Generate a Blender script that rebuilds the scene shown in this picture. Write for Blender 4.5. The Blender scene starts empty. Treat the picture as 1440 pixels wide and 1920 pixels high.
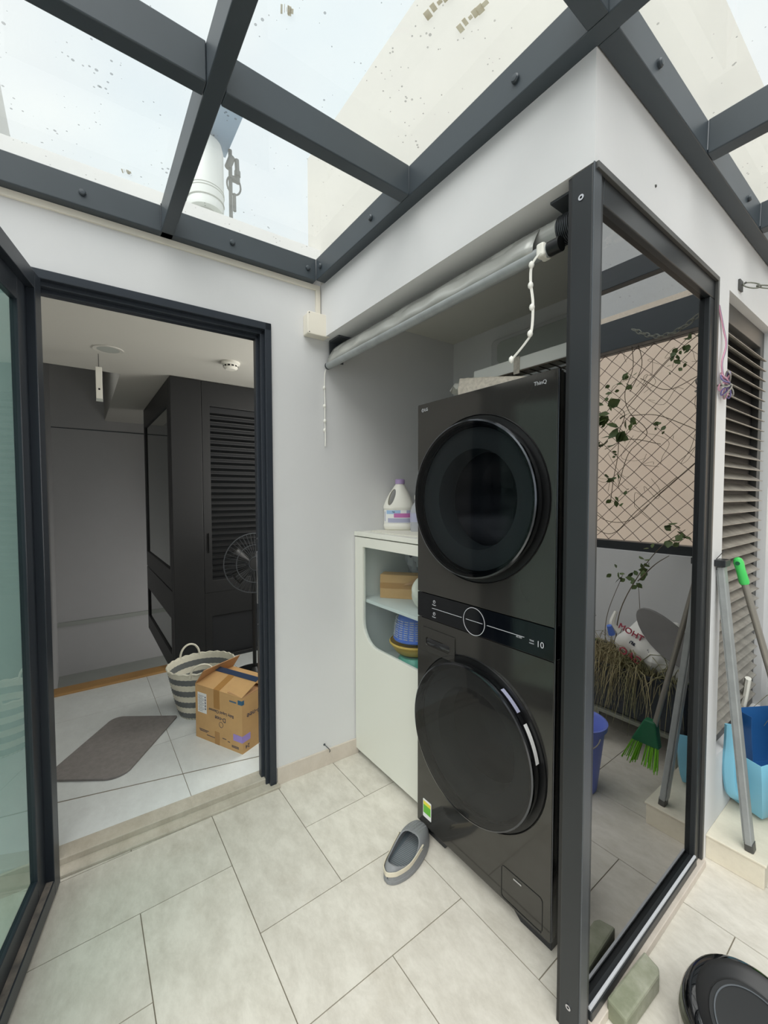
import bpy, bmesh, math, random
from mathutils import Vector, Matrix
random.seed(7)
S = bpy.context.scene
COL = S.collection
PI = math.pi
# ------------------------------------------------------------------ camera
yaw, pit, rol, FPX = math.radians(53.625), math.radians(2.213), math.radians(-0.104), 773.97
fwd = Vector((-math.sin(yaw)*math.cos(pit), math.cos(yaw)*math.cos(pit), -math.sin(pit)))
rt = Vector((math.cos(yaw), math.sin(yaw), 0)); up = rt.cross(fwd)
c_, s_ = math.cos(rol), math.sin(rol)
R_ = c_*rt + s_*up; U_ = -s_*rt + c_*up
cam = bpy.data.objects.new('camera', bpy.data.cameras.new('camera')); COL.objects.link(cam)
m = Matrix((R_, U_, -fwd)).transposed().to_4x4(); m.translation = (0, 0, 1.39)
cam.matrix_world = m
cam.data.sensor_fit = 'HORIZONTAL'; cam.data.sensor_width = 36; cam.data.lens = FPX/1440*36
cam.data.clip_start = .02; cam.data.clip_end = 200
S.camera = cam
# ------------------------------------------------------------------ light: overcast daylight
w = bpy.data.worlds.new('overcast'); S.world = w; w.use_nodes = True
nt = w.node_tree; nt.nodes.clear()
wo = nt.nodes.new('ShaderNodeOutputWorld'); bg = nt.nodes.new('ShaderNodeBackground')
tc = nt.nodes.new('ShaderNodeTexCoord'); nz = nt.nodes.new('ShaderNodeTexNoise'); nz.inputs['Scale'].default_value = 1.6
nz.inputs['Detail'].default_value = 4
cr = nt.nodes.new('ShaderNodeValToRGB')
cr.color_ramp.elements[0].position = .3; cr.color_ramp.elements[0].color = (.80, .92, 1.0, 1)
cr.color_ramp.elements[1].position = .7; cr.color_ramp.elements[1].color = (1, 1, 1, 1)
nt.links.new(tc.outputs['Generated'], nz.inputs['Vector']); nt.links.new(nz.outputs['Fac'], cr.inputs['Fac'])
nt.links.new(cr.outputs['Color'], bg.inputs['Color']); bg.inputs['Strength'].default_value = .90
nt.links.new(bg.outputs[0], wo.inputs[0])
sun = bpy.data.objects.new('sun', bpy.data.lights.new('sun', 'SUN')); COL.objects.link(sun)
sun.data.energy = 4.2; sun.data.angle = math.radians(70); sun.data.color = (1, .985, .95)
sun.rotation_euler = Vector((-.40, .55, -1)).to_track_quat('-Z', 'Y').to_euler()
S.view_settings.view_transform = 'Standard'; S.view_settings.look = 'None'
def area(name, loc, aim, size, power, col=(1, 1, 1)):
    l = bpy.data.lights.new(name, 'AREA'); l.shape = 'RECTANGLE'; l.size, l.size_y = size; l.energy = power; l.color = col
    o = bpy.data.objects.new(name, l); COL.objects.link(o); o.location = loc
    o.rotation_euler = (Vector(aim)-Vector(loc)).to_track_quat('-Z', 'Y').to_euler(); return o
# added fill lamps with no window behind them: brighten hall and stair wall
area('hall_fill_light', (-2.7, 1.86, 1.5), (-3.4, 0, 1.4), (1.2, 1.4), 28, (1, .98, .92))
area('stairwell_fill_light', (-5.0, 1.8, .0), (-6.1, .1, .0), (.8, 1.0), 9, (1, .98, .95))
S.view_settings.gamma = 1; S.view_settings.use_curve_mapping = False
S.view_settings.exposure = 0.14

# ------------------------------------------------------------------ materials
def lin(c):
    return tuple(((v/255)/12.92 if v/255 <= .04045 else ((v/255+.055)/1.055)**2.4) for v in c)
def mat(name, rgb, rough=.5, metal=0, var=.0, scale=8, bump=0, bscale=60, rgb2=None, spec=.5, coat=0, alpha=1):
    M = bpy.data.materials.new(name); M.use_nodes = True
    n = M.node_tree; b = n.nodes['Principled BSDF']
    c = lin(rgb)
    b.inputs['Roughness'].default_value = rough; b.inputs['Metallic'].default_value = metal
    b.inputs['Specular IOR Level'].default_value = spec
    b.inputs['Coat Weight'].default_value = coat; b.inputs['Coat Roughness'].default_value = .03
    b.inputs['Base Color'].default_value = (*c, 1)
    if alpha < 1: b.inputs['Alpha'].default_value = alpha
    if var or rgb2:
        t = n.nodes.new('ShaderNodeTexCoord'); z = n.nodes.new('ShaderNodeTexNoise')
        z.inputs['Scale'].default_value = scale; z.inputs['Detail'].default_value = 6; z.inputs['Roughness'].default_value = .6
        r = n.nodes.new('ShaderNodeValToRGB')
        d = lin(rgb2) if rgb2 else tuple(v*(1-var) for v in c)
        r.color_ramp.elements[0].position = .35; r.color_ramp.elements[0].color = (*d, 1)
        r.color_ramp.elements[1].position = .65; r.color_ramp.elements[1].color = (*c, 1)
        n.links.new(t.outputs['Object'], z.inputs['Vector']); n.links.new(z.outputs['Fac'], r.inputs['Fac'])
        n.links.new(r.outputs['Color'], b.inputs['Base Color'])
    if bump:
        t = n.nodes.new('ShaderNodeTexCoord'); z = n.nodes.new('ShaderNodeTexNoise'); z.inputs['Scale'].default_value = bscale
        z.inputs['Detail'].default_value = 5
        p = n.nodes.new('ShaderNodeBump'); p.inputs['Strength'].default_value = bump; p.inputs['Distance'].default_value = .004
        n.links.new(t.outputs['Object'], z.inputs['Vector']); n.links.new(z.outputs['Fac'], p.inputs['Height'])
        n.links.new(p.outputs['Normal'], b.inputs['Normal'])
    return M
def glass(name, tint, ior=1.5, dirt=0.0, dirtcol=(200, 210, 205), spots=False, dscale=3.0):
    """thin pane: Fresnel mirror over a tinted clear body, with an optional film of dirt"""
    M = bpy.data.materials.new(name); M.use_nodes = True
    n = M.node_tree; n.nodes.clear()
    o = n.nodes.new('ShaderNodeOutputMaterial'); t = n.nodes.new('ShaderNodeBsdfTransparent'); g = n.nodes.new('ShaderNodeBsdfGlossy')
    g.inputs['Roughness'].default_value = .0; t.inputs['Color'].default_value = (*tint, 1)
    f = n.nodes.new('ShaderNodeFresnel'); f.inputs['IOR'].default_value = ior
    mx = n.nodes.new('ShaderNodeMixShader')
    # only the face the ray enters by mirrors; the far face lets it out again
    geo = n.nodes.new('ShaderNodeNewGeometry'); inv = n.nodes.new('ShaderNodeMath'); inv.operation = 'SUBTRACT'; inv.inputs[0].default_value = 1
    mu = n.nodes.new('ShaderNodeMath'); mu.operation = 'MULTIPLY'
    n.links.new(geo.outputs['Backfacing'], inv.inputs[1]); n.links.new(f.outputs[0], mu.inputs[0]); n.links.new(inv.outputs[0], mu.inputs[1])
    n.links.new(mu.outputs[0], mx.inputs[0]); n.links.new(t.outputs[0], mx.inputs[1]); n.links.new(g.outputs[0], mx.inputs[2])
    last = mx
    if dirt or spots:
        tcx = n.nodes.new('ShaderNodeTexCoord')
        z = n.nodes.new('ShaderNodeTexNoise'); z.inputs['Scale'].default_value = dscale; z.inputs['Detail'].default_value = 8
        mr = n.nodes.new('ShaderNodeMapRange'); mr.inputs['From Min'].default_value = .3; mr.inputs['From Max'].default_value = .7
        mr.inputs['To Min'].default_value = dirt*.6; mr.inputs['To Max'].default_value = dirt*1.4
        n.links.new(tcx.outputs['Object'], z.inputs['Vector']); n.links.new(z.outputs['Fac'], mr.inputs['Value'])
        df = n.nodes.new('ShaderNodeBsdfTranslucent'); df.inputs['Color'].default_value = (*lin(dirtcol), 1)
        mx2 = n.nodes.new('ShaderNodeMixShader')
        n.links.new(mr.outputs[0], mx2.inputs[0]); n.links.new(last.outputs[0], mx2.inputs[1]); n.links.new(df.outputs[0], mx2.inputs[2])
        last = mx2
        if spots:
            v = n.nodes.new('ShaderNodeTexVoronoi'); v.inputs['Scale'].default_value = 40; v.inputs['Randomness'].default_value = 1
            lt = n.nodes.new('ShaderNodeMath'); lt.operation = 'LESS_THAN'
            z2 = n.nodes.new('ShaderNodeTexNoise'); z2.inputs['Scale'].default_value = 9
            mm = n.nodes.new('ShaderNodeMapRange'); mm.inputs['From Min'].default_value = .42; mm.inputs['From Max'].default_value = .68
            mm.inputs['To Min'].default_value = 0.0; mm.inputs['To Max'].default_value = .17
            n.links.new(tcx.outputs['Object'], v.inputs['Vector']); n.links.new(tcx.outputs['Object'], z2.inputs['Vector'])
            n.links.new(z2.outputs['Fac'], mm.inputs['Value'])
            n.links.new(v.outputs['Distance'], lt.inputs[0]); n.links.new(mm.outputs[0], lt.inputs[1])
            sc = n.nodes.new('ShaderNodeMath'); sc.operation = 'MULTIPLY'; sc.inputs[1].default_value = .45
            n.links.new(lt.outputs[0], sc.inputs[0])
            dk = n.nodes.new('ShaderNodeBsdfDiffuse'); dk.inputs['Color'].default_value = (.10, .12, .13, 1)
            mx3 = n.nodes.new('ShaderNodeMixShader')
            n.links.new(sc.outputs[0], mx3.inputs[0]); n.links.new(last.outputs[0], mx3.inputs[1]); n.links.new(dk.outputs[0], mx3.inputs[2])
            last = mx3
    n.links.new(last.outputs[0], o.inputs[0])
    return M

def tile_mat(name, a, b_, rough=.45, veins=None, vs=1.2):
    M = bpy.data.materials.new(name); M.use_nodes = True
    n = M.node_tree; b = n.nodes['Principled BSDF']; b.inputs['Roughness'].default_value = rough
    t = n.nodes.new('ShaderNodeTexCoord'); mp = n.nodes.new('ShaderNodeMapping'); mp.inputs['Rotation'].default_value = (0, 0, .5)
    mp.inputs['Scale'].default_value = (1, 1.7, 1)
    z = n.nodes.new('ShaderNodeTexNoise'); z.inputs['Scale'].default_value = 8.0; z.inputs['Detail'].default_value = 14; z.inputs['Roughness'].default_value = .76
    z.inputs['Distortion'].default_value = .15
    r = n.nodes.new('ShaderNodeValToRGB')
    r.color_ramp.elements[0].position = .3; r.color_ramp.elements[0].color = (*lin(b_), 1)
    r.color_ramp.elements[1].position = .62; r.color_ramp.elements[1].color = (*lin(a), 1)
    n.links.new(t.outputs['Object'], mp.inputs['Vector']); n.links.new(mp.outputs[0], z.inputs['Vector']); n.links.new(z.outputs['Fac'], r.inputs['Fac'])
    at = n.nodes.new('ShaderNodeAttribute'); at.attribute_name = 'tone'
    mu = n.nodes.new('ShaderNodeMix'); mu.data_type = 'RGBA'; mu.blend_type = 'MULTIPLY'; mu.inputs[0].default_value = 1
    n.links.new(r.outputs['Color'], mu.inputs[6]); n.links.new(at.outputs['Color'], mu.inputs[7])
    out = mu.outputs[2]
    # grime of its own shape: brownish stains and fine specks
    z3 = n.nodes.new('ShaderNodeTexNoise'); z3.inputs['Scale'].default_value = vs; z3.inputs['Detail'].default_value = 7; z3.inputs['Roughness'].default_value = .7
    r3 = n.nodes.new('ShaderNodeMapRange'); r3.inputs['From Min'].default_value = .58; r3.inputs['From Max'].default_value = .78; r3.inputs['To Max'].default_value = .55
    n.links.new(t.outputs['Object'], z3.inputs['Vector']); n.links.new(z3.outputs['Fac'], r3.inputs['Value'])
    m3 = n.nodes.new('ShaderNodeMix'); m3.data_type = 'RGBA'
    m3.inputs[7].default_value = (*lin(veins or (160, 146, 122)), 1)
    n.links.new(r3.outputs[0], m3.inputs[0]); n.links.new(out, m3.inputs[6]); n.links.new(m3.outputs[2], b.inputs['Base Color'])
    p = n.nodes.new('ShaderNodeBump'); p.inputs['Strength'].default_value = .12; p.inputs['Distance'].default_value = .004
    n.links.new(z.outputs['Fac'], p.inputs['Height']); n.links.new(p.outputs['Normal'], b.inputs['Normal'])
    return M

M = {}
M['wall'] = mat('white_wall_paint', (214, 214, 214), .7, var=.03, scale=2.5, bump=.15, bscale=25)
M['upper'] = mat('weathered_cream_render', (200, 197, 190), .8, var=.04, scale=2)
M['hallwall'] = mat('hall_wall_paint', (196, 196, 196), .75, var=.03, scale=3)
M['ceil'] = mat('ceiling_paint', (205, 203, 195), .8)
M['tile'] = tile_mat('terrace_tile', (216, 211, 200), (190, 184, 172))
M['grout'] = mat('grout', (128, 120, 106), .9)
M['base'] = tile_mat('skirting_tile', (206, 196, 184), (194, 183, 170))
M['step'] = tile_mat('step_tile', (226, 219, 200), (210, 202, 184))
M['marble'] = tile_mat('white_marble', (222, 226, 224), (210, 213, 211), .3, veins=(186, 188, 184), vs=2.2)
M['stone'] = tile_mat('threshold_stone', (190, 184, 170), (165, 157, 142), .7)
M['stonep'] = mat('dust', (134, 124, 114), .95, rgb2=(84, 82, 80), scale=14)
M['stain'] = mat('yellow_glue', (196, 178, 120), .8, rgb2=(222, 214, 180), scale=40, alpha=.55)
M['steel'] = mat('painted_steel', (58, 66, 72), .42, var=.08, scale=6)
M['alu'] = mat('dark_aluminium', (50, 53, 55), .35, metal=.35, var=.08, scale=5)
M['alub'] = mat('blue_black_aluminium', (44, 50, 58), .35, metal=.2)
M['alug'] = mat('brushed_grey_aluminium', (82, 86, 90), .4, metal=.4)
M['black'] = mat('black_plastic', (16, 17, 18), .4)
M['blackgloss'] = mat('gloss_black', (10, 11, 13), .06, coat=1)
M['tower'] = mat('black_stainless', (84, 83, 80), .09, metal=.7, var=.05, scale=1.2)
M['towerside'] = mat('side_enamel', (30, 32, 36), .25)
M['panelblk'] = mat('control_glass', (8, 11, 16), .08)
M['doorglass'] = mat('porthole_glass', (7, 8, 9), .03, coat=1)
M['doorglass2'] = mat('smoked_porthole_glass', (30, 31, 31), .04, coat=1)
M['chrome'] = mat('chrome', (200, 200, 205), .12, metal=1)
M['dkchrome'] = mat('dark_chrome', (92, 94, 98), .15, metal=1)
M['print'] = mat('grey_print', (190, 192, 196), .5)
M['cab'] = mat('cabinet_lacquer', (222, 222, 212), .35)
M['cabin'] = mat('cabinet_inside', (205, 212, 210), .5)
M['white'] = mat('white_plastic', (232, 230, 220), .4)
M['cream'] = mat('cream_plastic', (226, 220, 206), .45)
M['card'] = mat('cardboard', (200, 160, 108), .8, var=.08, scale=12)
M['cardd'] = mat('cardboard_inside', (178, 138, 98), .85)
M['tape'] = mat('packing_tape', (172, 128, 74), .3)
M['navy'] = mat('navy_tape', (52, 66, 92), .35)
M['ink'] = mat('blue_ink', (62, 66, 84), .6)
M['purple'] = mat('purple_label', (160, 140, 206), .6)
M['teal'] = mat('teal_print', (48, 96, 128), .6)
M['paper'] = mat('paper', (230, 230, 228), .7)
M['wood'] = mat('oak', (176, 136, 84), .5, var=.2, scale=5)
M['basketw'] = mat('cream_weave', (222, 218, 200), .45, var=.08, scale=30)
M['basketg'] = mat('grey_weave', (108, 112, 112), .45, var=.12, scale=30)
M['mat'] = mat('grey_mat', (138, 133, 130), .95, var=.15, scale=40, bump=.5, bscale=300)
M['clog'] = mat('grey_foam', (128, 130, 132), .55, var=.05, scale=10)
M['clogin'] = mat('dark_foam', (92, 102, 108), .6)
M['strap'] = mat('beige_strap', (206, 198, 178), .55)
M['brick'] = mat('mossy_paver', (166, 166, 150), .9, rgb2=(126, 130, 108), scale=9, bump=.6, bscale=40)
M['fabric'] = mat('blind_pvc', (172, 173, 168), .25, metal=.15, var=.12, scale=7, bump=.5, bscale=9)
M['cord'] = mat('white_cord', (236, 234, 226), .6)
M['lilac'] = mat('lilac_cap', (168, 146, 186), .4)
M['lblue'] = mat('label_blue', (160, 190, 222), .5)
M['lpink'] = mat('label_pink', (190, 110, 170), .5)
M['lgrey'] = mat('label_grey', (170, 172, 196), .5)
M['green'] = mat('green_plastic', (70, 200, 96), .35)
M['lime'] = mat('lime_bristle', (120, 190, 40), .5)
M['dgreen'] = mat('dark_green_plastic', (20, 92, 58), .45)
M['pan'] = mat('light_blue_plastic', (128, 192, 216), .35)
M['blue'] = mat('blue_plastic', (34, 84, 140), .35)
M['bucket'] = mat('blue_bucket', (108, 124, 204), .4)
M['polea'] = mat('galvanised_aluminium', (164, 168, 168), .4, metal=.3, var=.15, scale=20)
M['poles'] = mat('steel_handle', (150, 146, 138), .35, metal=.6)
M['slat'] = mat('louvre_aluminium', (158, 154, 145), .5, metal=.2, rgb2=(128, 124, 117), scale=14)
M['frame'] = mat('louvre_frame', (84, 84, 82), .45, metal=.3, var=.1, scale=6)
M['slatd'] = mat('dark_louvre', (22, 24, 26), .5)
M['pink'] = mat('pink_render', (250, 232, 210), .85, rgb2=(246, 224, 202), scale=1.2)
M['wire'] = mat('rusted_wire', (92, 74, 70), .6, metal=.3)
M['soil'] = mat('soil', (60, 50, 40), .95, var=.3, scale=30)
M['planter'] = mat('black_planter', (44, 48, 54), .6)
M['grass'] = mat('dry_grass', (164, 150, 116), .8, rgb2=(112, 118, 80), scale=4)
M['leaf'] = mat('leaf', (66, 88, 44), .5, rgb2=(96, 112, 60), scale=6)
M['stem'] = mat('stem', (104, 92, 74), .8)
M['sack'] = mat('woven_sack', (222, 220, 214), .55, bump=.7, bscale=14)
M['red'] = mat('red_print', (170, 60, 78), .6)
M['greyboard'] = mat('grey_board', (128, 126, 124), .8, var=.15, scale=9)
M['bench'] = mat('bench_steel', (128, 130, 120), .5, metal=.4)
M['cable1'] = mat('pink_cable', (206, 150, 170), .5)
M['cable2'] = mat('violet_cable', (110, 100, 150), .5)
M['cable3'] = mat('grey_cable', (150, 148, 140), .5)
M['tank'] = mat('tank_white', (220, 224, 222), .5)
M['tankb'] = mat('platform_blue', (128, 158, 190), .6)
M['conc'] = mat('concrete', (176, 180, 174), .8, var=.08, scale=3)
M['nyel'] = mat('yellow_sticker', (226, 214, 70), .5)
M['ngrn'] = mat('green_sticker', (104, 182, 60), .5)
M['bubble'] = mat('bubble_wrap', (222, 212, 196), .2, bump=1, bscale=110, var=.25, scale=70)
M['foam'] = mat('polystyrene', (246, 246, 238), .7)
M['ybasin'] = mat('yellow_plastic', (214, 176, 84), .4)
M['gbasin'] = mat('sea_green_plastic', (92, 170, 152), .4)
M['cbasin'] = mat('blue_colander', (84, 120, 206), .4)
M['clearpl'] = mat('clear_plastic', (225, 228, 235), .15, alpha=.45)
M['cloth'] = mat('white_cloth', (222, 220, 208), .9)
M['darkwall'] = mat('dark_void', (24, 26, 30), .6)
M['roofglass'] = glass('dirty_roof_glass', (.955, .965, .965), 1.45, .10, (214, 214, 204), True)
M['screen'] = glass('tinted_screen_glass', (.16, .17, .17), 4.6)
M['leafglass'] = glass('teal_door_glass', (.56, .68, .65), 1.75)
M['cabglass'] = glass('cabinet_glass', (.95, .97, .97), 1.35)
M['hallglass'] = glass('hall_glass', (.55, .57, .56), 1.4)

# ------------------------------------------------------------------ mesh helpers
class MB:
    def __init__(s): s.bm = bmesh.new()
    def box(s, x0, x1, y0, y1, z0, z1, T=None, mi=0):
        vs = [Vector(p) for p in ((x0,y0,z0),(x1,y0,z0),(x1,y1,z0),(x0,y1,z0),(x0,y0,z1),(x1,y0,z1),(x1,y1,z1),(x0,y1,z1))]
        if T is not None: vs = [T @ v for v in vs]
        v = [s.bm.verts.new(p) for p in vs]
        for f in ((0,3,2,1),(4,5,6,7),(0,1,5,4),(1,2,6,5),(2,3,7,6),(3,0,4,7)):
            fc = s.bm.faces.new([v[i] for i in f]); fc.material_index = mi
        return s
    def ring(s, pts): return [s.bm.verts.new(p) for p in pts]
    def skin(s, rings, closed=True, cap=True, mi=0, loop=False):
        R = [s.ring(r) for r in rings]; n = len(R[0])
        N = len(R)
        for i in range(N if loop else N-1):
            a, b = R[i], R[(i+1) % N]
            for j in range(n if closed else n-1):
                k = (j+1) % n
                fc = s.bm.faces.new((a[j], a[k], b[k], b[j])); fc.material_index = mi if not callable(mi) else mi(i, j)
        if cap and not loop:
            for r in (R[0][::-1], R[-1]):
                if len(r) > 2:
                    fc = s.bm.faces.new(r); fc.material_index = mi if not callable(mi) else 0
        return R
    def tube(s, pts, r, seg=8, mi=0, r2=None, cap=True, flat=1.0):
        pts = [Vector(p) for p in pts]; N = len(pts); rings = []
        prev = None
        for i, p in enumerate(pts):
            d = (pts[min(i+1, N-1)]-pts[max(i-1, 0)])
            if d.length < 1e-9: d = Vector((0, 0, 1))
            d.normalize()
            if prev is None:
                a = d.orthogonal().normalized()
            else:
                a = (prev - d*prev.dot(d))
                a = a.normalized() if a.length > 1e-6 else d.orthogonal().normalized()
            prev = a; b = d.cross(a)
            rr = r if r2 is None else r+(r2-r)*i/(N-1)
            rings.append([p+(a*math.cos(t)+b*math.sin(t)*flat)*rr for t in [2*PI*k/seg for k in range(seg)]])
        s.skin(rings, cap=cap, mi=mi); return s
    def lathe(s, prof, T=None, seg=32, mi=0, sx=1, sy=1, cap=True):
        T = T or Matrix()
        rings = [[T @ Vector((r*math.cos(2*PI*k/seg)*sx, r*math.sin(2*PI*k/seg)*sy, z)) for k in range(seg)] for r, z in prof]
        s.skin(rings, cap=cap, mi=mi); return s
    def prism(s, poly, z0, z1, T=None, mi=0):
        T = T or Matrix()
        a = [s.bm.verts.new(T @ Vector((x, y, z0))) for x, y in poly]; b = [s.bm.verts.new(T @ Vector((x, y, z1))) for x, y in poly]
        n = len(poly)
        for i in range(n):
            s.bm.faces.new((a[i], a[(i+1) % n], b[(i+1) % n], b[i])).material_index = mi
        s.bm.faces.new(a[::-1]).material_index = mi; s.bm.faces.new(b).material_index = mi
        return s
    def plate(s, outer, inner, d0, d1, T=None, mi=0):
        """flat plate in local XY with a hole, thickness d0..d1 along local Z"""
        T = T or Matrix()
        for d in (d0, d1):
            t = bmesh.new(); es = []
            for lp in (outer, inner):
                vs = [t.verts.new((x, y, 0)) for x, y in lp]
                es += [t.edges.new((vs[i], vs[(i+1) % len(vs)])) for i in range(len(vs))]
            bmesh.ops.triangle_fill(t, edges=es, use_beauty=True)
            mp = {v: s.bm.verts.new(T @ Vector((v.co.x, v.co.y, d))) for v in t.verts}
            for f in t.faces: s.bm.faces.new([mp[v] for v in f.verts]).material_index = mi
            t.free()
        for lp in (outer, inner):
            n = len(lp)
            a = [s.bm.verts.new(T @ Vector((x, y, d0))) for x, y in lp]; b = [s.bm.verts.new(T @ Vector((x, y, d1))) for x, y in lp]
            for i in range(n): s.bm.faces.new((a[i], a[(i+1) % n], b[(i+1) % n], b[i])).material_index = mi
        return s
    def build(s, name, mats, parent=None, smooth=True, bevel=0, angle=35, seg=2, merge=True, solid=0, sub=0):
        if merge: bmesh.ops.remove_doubles(s.bm, verts=s.bm.verts, dist=1e-5)
        bmesh.ops.recalc_face_normals(s.bm, faces=s.bm.faces)
        me = bpy.data.meshes.new(name); s.bm.to_mesh(me); s.bm.free()
        if not isinstance(mats, (list, tuple)): mats = [mats]
        for k in mats: me.materials.append(M[k] if isinstance(k, str) else k)
        if smooth:
            for p in me.polygons: p.use_smooth = True
            me.set_sharp_from_angle(angle=math.radians(angle))
        o = bpy.data.objects.new(name, me); COL.objects.link(o)
        if parent is not None: o.parent = parent
        if solid:
            k = o.modifiers.new('s', 'SOLIDIFY'); k.thickness = solid; k.offset = -1
        if sub:
            k = o.modifiers.new('d', 'SUBSURF'); k.levels = sub; k.render_levels = sub
        if bevel:
            k = o.modifiers.new('b', 'BEVEL'); k.width = bevel; k.segments = seg; k.limit_method = 'ANGLE'; k.angle_limit = math.radians(50)
        return o
def tag(o, label=None, cat=None, group=None, kind=None):
    if label: o['label'] = label
    if cat: o['category'] = cat
    if group: o['group'] = group
    if kind: o['kind'] = kind
    return o
def thing(name, label, cat, group=None):
    o = bpy.data.objects.new(name, None); COL.objects.link(o); o.empty_display_size = .05
    return tag(o, label, cat, group)
def place(o, loc):
    """move a thing's Empty to its base without moving its parts"""
    o.location = loc
    for c in o.children: c.matrix_parent_inverse = Matrix.Translation(-Vector(loc))
def struct(o): o['kind'] = 'structure'; return o
def frame(origin, ex, ez=(0, 0, 1)):
    """matrix with local x along ex, local z along ez"""
    ex = Vector(ex).normalized(); ez = Vector(ez).normalized(); ey = ez.cross(ex)
    mm = Matrix((ex, ey, ez)).transposed().to_4x4(); mm.translation = origin
    return mm
def FY(y=0):
    """local (x, y) drawn on a vertical plane facing -Y at depth y: local x->X, local y->Z, local z->-Y"""
    return Matrix(((1,0,0,0),(0,0,-1,y),(0,1,0,0),(0,0,0,1)))
def text(s, size, T, material, parent, name='lettering', ext=.0004, flip=False):
    cu = bpy.data.curves.new(name, 'FONT'); cu.body = s; cu.size = size; cu.extrude = ext; cu.align_x = 'CENTER'; cu.align_y = 'CENTER'
    o = bpy.data.objects.new('tmp', cu); COL.objects.link(o)
    dg = bpy.context.evaluated_depsgraph_get(); me = bpy.data.meshes.new_from_object(o.evaluated_get(dg))
    bpy.data.objects.remove(o); bpy.data.curves.remove(cu)
    me.transform(T); me.materials.clear(); me.materials.append(M[material]); me.name = name
    n = bpy.data.objects.new(name, me); COL.objects.link(n)
    if parent is not None: n.parent = parent
    return n
def rrect(x0, x1, y0, y1, r, n=6, rs=None):
    """rounded rectangle, radii (bl, br, tr, tl)"""
    rs = rs or (r, r, r, r); P = []
    for (cx, cy, a0, q) in ((x0, y0, PI, 0), (x1, y0, 1.5*PI, 1), (x1, y1, 0, 2), (x0, y1, .5*PI, 3)):
        q = rs[q]; ccx = cx + (q if cx == x0 else -q); ccy = cy + (q if cy == y0 else -q)
        if q < 1e-6: P.append((cx, cy)); continue
        for k in range(n+1):
            a = a0 + .5*PI*k/n; P.append((ccx+q*math.cos(a), ccy+q*math.sin(a)))
    return P
def circ(cx, cy, r, n=48): return [(cx+r*math.cos(2*PI*k/n), cy+r*math.sin(2*PI*k/n)) for k in range(n)]
def boolean(o, cutter):
    k = o.modifiers.new('c', 'BOOLEAN'); k.object = cutter; k.operation = 'DIFFERENCE'; k.solver = 'EXACT'
    dg = bpy.context.evaluated_depsgraph_get(); dg.update()
    me = bpy.data.meshes.new_from_object(o.evaluated_get(dg)); o.modifiers.clear(); o.data = me
    bpy.data.objects.remove(cutter)
def spline(pts, n=6):
    """Catmull-Rom through points"""
    P = [Vector(p) for p in pts]; P = [2*P[0]-P[1]] + P + [2*P[-1]-P[-2]]; out = []
    for i in range(1, len(P)-2):
        for k in range(n):
            t = k/n
            out.append(.5*((2*P[i])+(-P[i-1]+P[i+1])*t+(2*P[i-1]-5*P[i]+4*P[i+1]-P[i+2])*t*t+(-P[i-1]+3*P[i]-3*P[i+1]+P[i+2])*t**3))
    out.append(P[-2]); return out

# local frame of the wall with the doorway: x along the wall (towards the niche), y into the wall... z up
A2 = math.radians(2)
eT = Vector((math.sin(A2), math.cos(A2), 0)); eN = Vector((math.cos(A2), -math.sin(A2), 0))
WA = Matrix((eT, eN, Vector((0, 0, 1)))).transposed().to_4x4(); WA.translation = (-1.862, .95, 0)
# WA @ (s, n, z): s along wall, n out of the wall towards the terrace

# ================================================================== LARGE STRUCTURE
# terrace floor: herringbone of 30 x 60 cm tiles
U0, V0, G = -1.85, .129, .30
fl = MB(); bm = fl.bm
fl.box(-2.02, 2.1, -2.6, 2.95, -.06, -.0025, mi=1)
tone = bm.loops.layers.float_color.new('tone')
def add_tile(x0, x1, y0, y1):
    x0 = max(x0, -1.98); x1 = min(x1, 2.1); y0 = max(y0, -2.6); y1 = min(y1, 2.95)
    if x1-x0 < .02 or y1-y0 < .02: return
    g = .0016; nb = len(bm.faces)
    fl.box(x0+g, x1-g, y0+g, y1-g, -.01, 0)
    t = random.uniform(.95, 1.02)
    bm.faces.ensure_lookup_table()
    for f in bm.faces[nb:]:
        for l in f.loops: l[tone] = (t, t*random.choice((1, .997)), t*.995, 1)
for i in range(-3, 16):
    for j in range(-12, 14):
        k = (i+j) % 4
        if k == 1: add_tile(U0+i*G, U0+(i+2)*G, V0+j*G, V0+(j+1)*G)
        if k == 3: add_tile(U0+i*G, U0+(i+1)*G, V0+j*G, V0+(j+2)*G)
for f in bm.faces:
    if f.material_index == 1:
        for l in f.loops: l[tone] = (1, 1, 1, 1)
struct(fl.build('floor', ['tile', 'grout'], smooth=False))

def toned(mb):
    l_ = mb.bm.loops.layers.float_color.new('tone'); return mb
def ones(o, var=0):
    me = o.data; a = me.color_attributes.new('tone', 'FLOAT_COLOR', 'CORNER')
    for d in a.data: d.color = (1, 1, 1, 1)
    return o

# wall with the doorway
D0, D1, DH = -1.115, -.222, 2.182      # opening along the wall, height
wl = MB()
wl.box(-3.6, D0, -.12, 0, -.06, 2.60, WA); wl.box(D1, 1.05, -.12, 0, -.06, 2.60, WA); wl.box(D0, D1, -.12, 0, DH, 2.60, WA)
struct(wl.build('wall_left', 'wall', smooth=False))
# baseboard and threshold
b = MB(); b.box(D1+.005, .235, 0, .010, 0, .082, WA); struct(ones(b.build('baseboard_left', 'base', smooth=False, bevel=.001)))
b = MB(); b.box(-3.6, D0-.005, 0, .010, 0, .082, WA); struct(ones(b.build('baseboard_outer', 'base', smooth=False, bevel=.001)))
b = MB(); b.box(D0, D1+.01, -.055, .035, 0, .012, WA); b.box(D0, D1-.02, -.10, -.02, .010, .036, WA)
struct(ones(b.build('trim_threshold', 'stone', smooth=False, bevel=.003)))
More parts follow.
